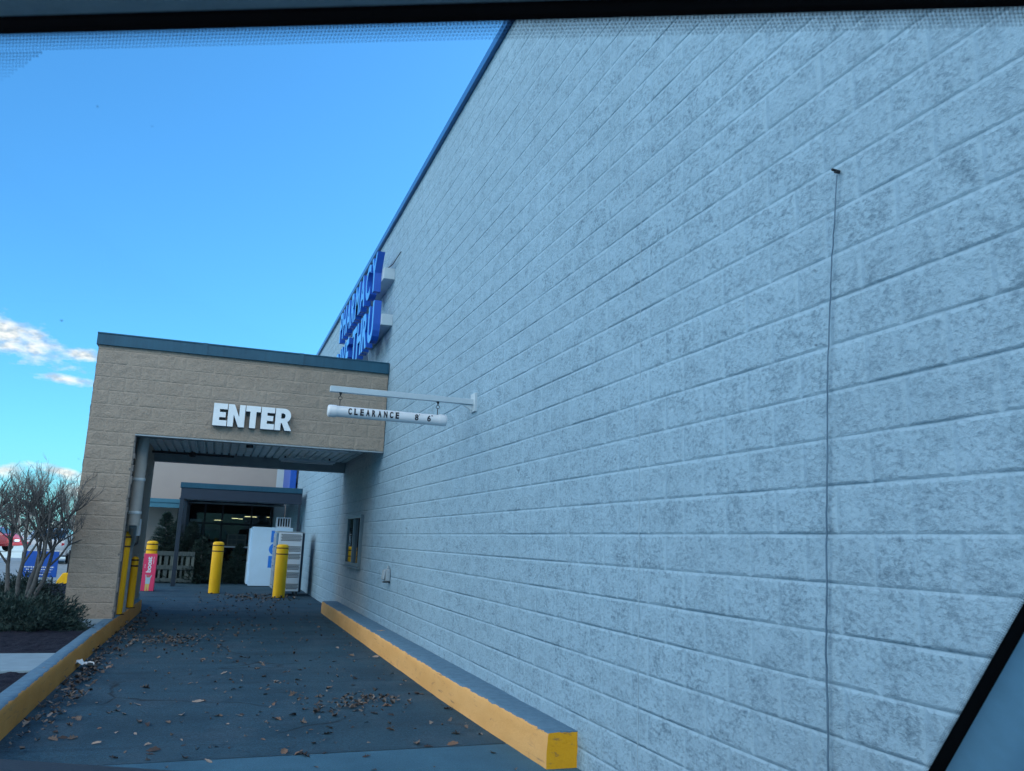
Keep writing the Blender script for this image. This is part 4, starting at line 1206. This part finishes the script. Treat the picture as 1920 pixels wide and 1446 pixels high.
# far hedge line
V = []; F = []; rr = random.Random(9)
for k in range(16000):
    x = rr.uniform(-75, 5); top = 4.6 + 1.3*math.sin(x*.35) + 1.0*math.sin(x*.9+1)
    p = Vector((x, 150+rr.uniform(-2, 2), rr.uniform(0, top)))
    d = Vector((rr.uniform(-1,1), rr.uniform(-1,1), rr.uniform(-1,1))).normalized()*rr.uniform(.25,.6); s = d.orthogonal().normalized()*.16
    i = len(V); V.extend([p-s, p+s, p+d]); F.append((i,i+1,i+2))
b = MB(); b.add(V, F); tag(b.build('treeline', m_leafy('hazy_growth', (.07,.08,.085), (.10,.105,.105), (.14,.14,.135))), 'low dark scrub along the far edge of the parking lot', kind='stuff')  # distance haze put into the pale grey-brown colours

# ================================================================== FALLEN LEAVES
def leaf_mesh(name, mat, seed, lobed=True):
    rr = random.Random(seed)
    half = [(0,0.0)]
    n = 4
    for i in range(n):
        f = (i+.6)/n
        w = .30*math.sin(math.pi*min(1, f*.95))*rr.uniform(.8,1.2)
        half.append((w*(1.0 if lobed else .8), f-.06)); half.append((w*(.45 if lobed else .75), f+.05))
    half.append((.0, 1.0))
    left = [(-a, b) for a, b in half[1:-1]]
    curl = rr.uniform(.6, 1.8); bend = rr.uniform(-.4, .8); tw = rr.uniform(-.6,.6)
    V = []; F = []
    nseg = len(half)
    for a, b in half: V.append((a, b))
    rows = list(zip(half[1:-1], left))
    verts = [(0, 0, 0)]
    faces = []
    for (a, b), (c, d) in rows:
        verts += [(c, d, 0), (0, b, 0), (a, b, 0)]
    verts.append((0, 1, 0)); last = len(verts)-1
    faces += [(0, 2, 1), (0, 3, 2)]
    for i in range(len(rows)-1):
        p = 1+i*3; q = p+3
        faces += [(p, p+1, q+1, q), (p+1, p+2, q+2, q+1)]
    p = 1+(len(rows)-1)*3
    faces += [(p, p+1, last), (p+1, p+2, last)]
    out = []
    for x, y, z in verts:
        zz = curl*x*x*1.6 + bend*(y-.5)**2*.5 + tw*x*(y-.5)*.8 + rr.uniform(-.02,.02)
        out.append((x, y-.5, zz))
    zmin = min(p[2] for p in out)
    out = [(x, y, z-zmin+.01) for x, y, z in out]
    me = bpy.data.meshes.new(name); me.from_pydata(out, [], faces)
    # stalk
    me.materials.append(mat)
    me.polygons.foreach_set('use_smooth', [True]*len(me.polygons))
    return me
kinds = [(leaf_mesh('fallen_leaf', M[k], 40+i, i % 2 == 0), k) for i, k in enumerate(('leaf_a','leaf_b','leaf_c','leaf_a','leaf_b','leaf_c','leaf_a','leaf_d','leaf_a','leaf_b'))]
rr = random.Random(77)
spots = []
def lane_ok(x, y): return -1.22 < x < (2.13 if y > 8 else 2.2 + (8-y)*.0) and 5.2 < y < 22
def drop(n, cx, cy, sx, sy, big=1):
    k = 0; tries = 0
    while k < n and tries < 900:
        tries += 1
        x, y = rr.gauss(cx, sx), rr.gauss(cy, sy)
        if lane_ok(x, y): spots.append((x, y)); k += 1
drop(70, .75, 7.6, .85, .75)        # near scatter
drop(26, 1.35, 7.9, .22, .28)       # clump on the right
drop(40, -1.08, 8.6, .10, 1.2)      # gathered along the left kerb
drop(30, -1.05, 10.6, .10, .8)
drop(28, 0.2, 9.6, .7, 1.1)
drop(16, 1.2, 10.8, .5, .9)
drop(14, .6, 6.35, .9, .25)
drop(14, -.5, 6.6, .4, .5)
drop(10, 2.05, 8.5, .06, 1.2)
for x, y in ((-.42, 7.35), (-.20, 7.3), (.55, 7.0), (1.0, 6.9), (1.45, 6.75)): spots.append((x, y))
spots = spots[:285]
for i, (x, y) in enumerate(spots):
    me, k = kinds[rr.randrange(len(kinds))]
    o = bpy.data.objects.new('fallen_leaf', me); COL.objects.link(o)
    s = .036 + .074*rr.random()**1.5
    o.location = (x, y, .006 + (rr.uniform(0, .035) if x < -1.0 else 0))
    o.rotation_euler = (rr.uniform(-.35,.35), rr.uniform(-.45,.45), rr.uniform(0, 6.28))
    o.scale = (s*rr.uniform(.8,1.2), s, s*rr.uniform(.7,1.6))
    tag(o, 'dry curled leaf fallen on the asphalt of the drive lane', 'leaf', 'dry leaves fallen on the lane')
# everything smaller and farther: litter
V = []; F = []
def bit(x, y, s, zlift=0):
    a = rr.uniform(0, 6.28); c, q = math.cos(a), math.sin(a)
    i = len(V)
    h1 = rr.uniform(.1,.7)*s; h2 = rr.uniform(.1,.7)*s
    P = [(-.5,-.25,h1),(0,-.05,.0),(.0,.4,.12*s),(-.4,.3,h2),(.55,-.3,h2),(.45,.25,h1)]
    V.extend([(x+(u*c-v*q)*s, y+(u*q+v*c)*s, .008+zlift+w) for u, v, w in P])
    F.extend([(i,i+1,i+2,i+3),(i+1,i+4,i+5,i+2)])
def strew(n, cx, cy, sx, sy, s0, s1, lift=0):
    for _ in range(n):
        x, y = rr.gauss(cx, sx), rr.gauss(cy, sy)
        if -1.23 < x < 2.13 and 5.0 < y < 25: bit(x, y, rr.uniform(s0, s1), rr.uniform(0, lift))
strew(230, -1.12, 9.3, .07, 1.8, .02, .06, .03)
strew(160, -1.06, 13.8, .10, 1.8, .03, .07, .03)
strew(120, -.45, 12.6, .28, .35, .03, .07, .02)
strew(160, -.2, 13.0, .7, 1.6, .025, .06)
strew(110, 1.35, 7.9, .25, .25, .02, .06, .03)
strew(120, .9, 18.6, .7, 1.5, .03, .07)
strew(130, 1.0, 21.0, .5, .6, .04, .09, .02)
strew(220, .6, 9.0, 1.0, 1.8, .012, .035)
strew(160, .6, 15.5, 1.0, 2.2, .02, .05)
b = MB(); b.add(V, F); tag(b.build('leaf_litter', M['litter']), 'small scraps of dry leaf litter swept over the drive lane', kind='stuff')
# white paper by the left kerb
pw = thing('paper_scrap', 'crumpled white paper lying against the left kerb', 'litter', (-1.17, 10.15, .006))
bm = bmesh.new(); bmesh.ops.create_grid(bm, x_segments=6, y_segments=6, size=.075)
rr = random.Random(31)
for v in bm.verts:
    v.co.z = .03 + .05*rr.random() + .5*max(0, -v.co.x)*.8
    v.co.x += rr.uniform(-.02,.02); v.co.y += rr.uniform(-.02,.02)
me = bpy.data.meshes.new('sheet'); bm.to_mesh(me); bm.free(); me.materials.append(M['paper'])
o = bpy.data.objects.new('sheet', me); COL.objects.link(o); o.parent = pw

# ================================================================== THE CAR WE SIT IN
PSI = R_(25)
cr = thing('car', 'interior of the car, its windscreen edge, roof lining and pillar framing the view', 'car', (0, 0, 0), -PSI)
# car frame: x right, y forward, z up; eye at (0, 0, H)
def gz(F): return H + .3195 - .76*(F-.45)
RR = lambda F: .4745 + (F-1.236)*.055
b = MB(); RL = -1.18
b.add([(RL,.45,gz(.45)),(RR(.45),.45,gz(.45)),(RR(1.42),1.42,gz(1.42)),(RL,1.42,gz(1.42))], [(0,1,2,3)])
ws = b.build('windscreen', M['windscreen'], cr, local=True)
nrm = Vector((0, -.76, -1)).normalized()     # towards the cabin
def on_glass(Rc, F, lift=.0015): return Vector((Rc, F, gz(F))) + nrm*lift
# black edge and dots printed on the glass
b = MB()
for i in range(20):
    F0, F1 = .45+.96*i/20, .45+.96*(i+1)/20
    w0, w1 = .013+.0055*(F0-.9)/.33, .013+.0055*(F1-.9)/.33
    b.add([on_glass(RR(F0)-w0,F0), on_glass(RR(F0)+.004,F0), on_glass(RR(F1)+.004,F1), on_glass(RR(F1)-w1,F1)], [(0,1,2,3)])
b.add([on_glass(RL,.449), on_glass(.47,.449), on_glass(.47,.452), on_glass(RL,.452)], [(0,1,2,3)])
b.add([on_glass(RL,1.392), on_glass(.5,1.392), on_glass(.5,1.42), on_glass(RL,1.42)], [(0,1,2,3)])
def dot(Rc, F, r):
    c = on_glass(Rc, F, .0018); t = Vector((0, 1, -.76)).normalized()
    b.add([c + Vector((math.cos(a)*r, 0, 0)) + t*math.sin(a)*r for a in [k*math.pi/3 for k in range(6)]], [tuple(range(6))])
pitch = .0024
for row in range(5):
    r = .00105*(1 - row*.11); n = int(1.0/pitch)
    for k in range(n):
        x = -.52 + k*pitch + (pitch/2 if row % 2 else 0)
        dot(x, .4528+row*pitch*.80*.90, r)
for row in range(10):           # wider patch of dots round the mirror mount
    F = .4528 + (5+row)*pitch*.72
    lim = -.366 - max(0.0, F-.4605)/.008*.020
    for k in range(70):
        x = -.53 + k*pitch + (pitch/2 if row % 2 else 0)
        if x < lim: dot(x, F, .00074*(1-row*.075))
for i in range(150):            # dots inside the black edge by the pillar
    F = .80 + i*.0033
    w = .013+.0055*(F-.9)/.33
    for j in range(3): dot(RR(F)-w-.0016-j*.0026, F+(.0016 if j % 2 else 0), .0013*(1-.24*j))
b.build('printed_border', M['black'], ws, local=True)
b = MB(); rr = random.Random(5)          # specks of dirt on the outside of the glass
for k in range(46):
    x, F, r = rr.uniform(-.55, .5), rr.uniform(.47, 1.1), rr.uniform(.0003, .0008)
    c = on_glass(x, F, -.002); t_ = Vector((0, 1, -.76)).normalized(); q = rr.uniform(.7, 2.2); a0 = rr.uniform(0, 3)
    b.add([c + Vector((math.cos(a)*r*q, 0, 0)) + t_*math.sin(a+a0*.2)*r for a in [n*math.pi/3 for n in range(6)]], [tuple(range(6))])
o = b.build('dirt', simple('glass_dirt', (.12, .13, .14), .9, var=.2), ws, local=True); o['kind'] = 'stuff'
# header seal, roof lining
b = MB(); b.box(RL-.02, .4386, H+.3205, .49, .4535, H+.345); b.build('header_seal', M['black'], cr, bevel=.003, local=True)
b = MB()
prof = [(.4384,H+.3305),(.4384,H+.3212),(.434,H+.3200),(.425,H+.3203),(.36,H+.329),(.2,H+.342),(-.4,H+.36),(-1.9,H+.35)]
V = []
for F, z in prof: V += [(RL-.02, F, z), (.50, F, z)]
b.add(V, [(2*i, 2*i+1, 2*i+3, 2*i+2) for i in range(len(prof)-1)]); b.build('headliner', M['headliner'], cr, smooth=60, local=True)
b = MB(); b.prism([(.46,H+.35),(.30,H+.385),(-.4,H+.42),(-1.9,H+.40),(-2.05,H+.34),(.44,H+.347)], lambda a,c,d: (d,a,c), RL-.05, .53); b.build('roof', M['car_silver'], cr, local=True)
# A pillars
b = MB(); N = 14
V = []; F_ = []
for i in range(N+1):
    F = .44 + 1.0*i/N
    x = RR(F); z = gz(F)
    V += [(x+.002, F, z-.004), (x+.030, F-.030, z-.016), (x+.075, F-.085, z-.030), (x+.11, F-.10, z-.01), (x+.12, F-.02, z+.03), (x+.02, F+.01, z+.01)]
for i in range(N):
    for k in range(6):
        a, c = i*6+k, i*6+(k+1) % 6; F_.append((a, c, c+6, a+6))
F_ += [tuple(range(6)), tuple(N*6+k for k in range(6))]
b.add(V, F_); b.build('pillar_trim', M['trim'], cr, smooth=60, local=True)
b = MB(); b.tube([(RL-.02,.40,H+.36),(RL-.05,.9,H-.03),(RL-.07,1.45,H-.42)], [.05,.05,.06], 8); b.build('pillar_trim', M['trim'], cr, smooth=60, local=True)
# dash, hood, body
b = MB(); b.prism([(1.385,H-.3755),(1.15,H-.390),(.80,H-.43),(.62,H-.50),(.60,H-.80),(1.40,H-.80)], lambda a,c,d: (d,a,c), RL, .49); b.build('dashboard', M['dash'], cr, bevel=.02, local=True)
b = MB(); b.prism([(1.43,H-.44),(1.9,H-.56),(2.35,H-.72),(2.45,H-.84),(2.45,.42),(2.2,.34),(1.43,.34)], lambda a,c,d: (d,a,c), RL-.10, .58); b.build('hood', M['car_silver'], cr, bevel=.05, seg=3, local=True)
for x0, x1 in ((RL-.12, RL-.06), (.54, .60)):
    b = MB(); b.box(x0, -2.0, .34, x1, 1.36, H-.42); b.build('door', M['car_silver'], cr, bevel=.02, local=True)
b = MB(); b.box(RL-.06, -2.1, .34, .54, -2.02, H-.42); b.box(RL-.05, -2.0, .30, .53, 1.36, .34); b.build('body', M['car_silver'], cr, local=True)
for x in (RL-.02, .47):
    for y in (-1.45, 1.75):
        b = MB(); s = -1 if x < 0 else 1
        b.tube([(x-.09,y,.34),(x-.07,y,.34),(x+.07,y,.34),(x+.09,y,.34)], [.30,.335,.335,.30], 20); b.build('wheel', M['tyre'], cr, smooth=40, local=True)

# ================================================================== SKY, SUN, CAMERA
EL, AZ = R_(38), R_(72)         # sun behind the store, right of the lane
W = bpy.data.worlds.new('World'); SC.world = W; W.use_nodes = True
nt = W.node_tree; N_ = nt.nodes; L_ = nt.links
bg = N_['Background']; bg.inputs['Strength'].default_value = .13
sky = N_.new('ShaderNodeTexSky'); sky.sky_type = 'NISHITA'; sky.sun_disc = False
sky.sun_elevation = EL; sky.sun_rotation = AZ; sky.air_density = 1.0; sky.dust_density = .9; sky.ozone_density = 1.6; sky.altitude = 100
def wmath(op, a, b=0.0, clamp=False):
    n = N_.new('ShaderNodeMath'); n.operation = op; n.use_clamp = clamp
    for i, v in enumerate((a, b)):
        if hasattr(v, 'links'): L_.new(v, n.inputs[i])
        else: n.inputs[i].default_value = v
    return n.outputs[0]
tc = N_.new('ShaderNodeTexCoord'); sp = N_.new('ShaderNodeSeparateXYZ'); L_.new(tc.outputs['Generated'], sp.inputs[0])
az = wmath('MULTIPLY', wmath('ARCTAN2', sp.outputs[0], sp.outputs[1]), 180/math.pi)
el = wmath('MULTIPLY', wmath('ARCSINE', sp.outputs[2]), 180/math.pi)
cmb = N_.new('ShaderNodeCombineXYZ'); L_.new(az, cmb.inputs[0]); L_.new(wmath('MULTIPLY', el, 2.0), cmb.inputs[1])
ns = N_.new('ShaderNodeTexNoise'); ns.inputs['Scale'].default_value = .75; ns.inputs['Detail'].default_value = 7; ns.inputs['Roughness'].default_value = .58
L_.new(cmb.outputs[0], ns.inputs['Vector'])
nv = wmath('SUBTRACT', ns.outputs['Fac'], .5)
mask = None; unseen_cloud_mask = None
# azimuth, elevation, half sizes, slope
for (a0, e0, wa, we, sl) in ((-13.6, 11.35, 4.3, 1.35, -.25), (-9.0, 10.6, 1.5, .55, .12), (-9.6, 9.0, 2.2, .34, -.06), (-9.2, 3.4, 1.9, .42, -.14), (-12.4, 3.2, 1.3, .5, .2), (-8.2, 2.3, 1.0, .5, 0),
                             (-30, 6, 7, 1.6, .05), (-75, 34, 36, 24, .0), (-130, 38, 38, 26, .03), (-172, 34, 34, 20, 0), (165, 36, 30, 20, 0), (-95, 10, 50, 6, 0), (75, 12, 10, 2.0, 0)):
    dx = wmath('SUBTRACT', az, a0); dy = wmath('SUBTRACT', wmath('SUBTRACT', el, e0), wmath('MULTIPLY', dx, sl))
    qx = wmath('DIVIDE', dx, wa); qy = wmath('DIVIDE', dy, we)
    d = wmath('SQRT', wmath('ADD', wmath('MULTIPLY', qx, qx), wmath('MULTIPLY', qy, qy)))
    m = wmath('ADD', wmath('SUBTRACT', 1.0, d), wmath('MULTIPLY', nv, 1.8))
    m = wmath('MULTIPLY', m, 1.35, True)
    if a0 < -14 or a0 > 0: unseen_cloud_mask = m if unseen_cloud_mask is None else wmath('MAXIMUM', unseen_cloud_mask, m)  # unseen cloud banks, added mainly to light the wall, canopy and lane
    else: mask = m if mask is None else wmath('MAXIMUM', mask, m)
mx = N_.new('ShaderNodeMix'); mx.data_type = 'RGBA'
L_.new(wmath('MULTIPLY', mask, .92), mx.inputs[0]); tn = N_.new('ShaderNodeMix'); tn.data_type = 'RGBA'; tn.blend_type = 'MULTIPLY'; tn.inputs[0].default_value = 1.0
L_.new(sky.outputs[0], tn.inputs[6]); tn.inputs[7].default_value = (.222, .47, .61, 1)
cc = N_.new('ShaderNodeValToRGB'); cc.color_ramp.elements[0].position = .40; cc.color_ramp.elements[1].position = .58
cc.color_ramp.elements[0].color = (1.9, 1.75, 1.75, 1); cc.color_ramp.elements[1].color = (3.6, 2.85, 2.45, 1)
n3 = N_.new('ShaderNodeTexNoise'); n3.inputs['Scale'].default_value = 1.1; n3.inputs['Detail'].default_value = 5
L_.new(cmb.outputs[0], n3.inputs['Vector']); L_.new(n3.outputs['Fac'], cc.inputs['Fac'])
L_.new(tn.outputs[2], mx.inputs[6]); L_.new(cc.outputs[0], mx.inputs[7])
m2 = N_.new('ShaderNodeMix'); m2.data_type = 'RGBA'
L_.new(wmath('MULTIPLY', unseen_cloud_mask, .92), m2.inputs[0]); L_.new(mx.outputs[2], m2.inputs[6]); m2.inputs[7].default_value = (12.0, 10.0, 9.0, 1)
L_.new(m2.outputs[2], bg.inputs['Color'])

sd = bpy.data.lights.new('sun', 'SUN'); sd.energy = 2.6; sd.angle = R_(.5); sd.color = (1.0, .93, .82)
so = bpy.data.objects.new('sun', sd); COL.objects.link(so)
dv = Vector((math.sin(AZ)*math.cos(EL), math.cos(AZ)*math.cos(EL), math.sin(EL)))
so.rotation_euler = dv.to_track_quat('Z', 'Y').to_euler(); so.location = dv*60

cd = bpy.data.cameras.new('camera'); cam = bpy.data.objects.new('camera', cd); COL.objects.link(cam); SC.camera = cam
f_, cx, cy = 1541.0, 960.0, 723.0
dd = lambda x, y: Vector((x-cx, -(y-cy), -f_))
Yc = dd(403, 1002).normalized(); Zc = dd(403+3000, 1002+111).cross(Yc).normalized()
if Zc.y < 0: Zc = -Zc
Xc = Yc.cross(Zc)
Rm = Matrix((Xc, Yc, Zc))
cam.matrix_world = Matrix.Translation((0, 0, H)) @ Rm.to_4x4()
cd.sensor_width = 36; cd.sensor_fit = 'HORIZONTAL'; cd.lens = f_/1920*36
cd.clip_start = .02; cd.clip_end = 1500
cd.dof.use_dof = True; cd.dof.focus_distance = 13.0; cd.dof.aperture_fstop = 13.5

vs = SC.view_settings
vs.view_transform = 'Standard'; vs.look = 'None'; vs.gamma = 1.0; vs.exposure = 1.7
SC.render.engine = 'CYCLES'
SC.cycles.use_denoising = True
SC.cycles.max_bounces = 8; SC.cycles.transparent_max_bounces = 12
SC.cycles.caustics_reflective = False; SC.cycles.caustics_refractive = False
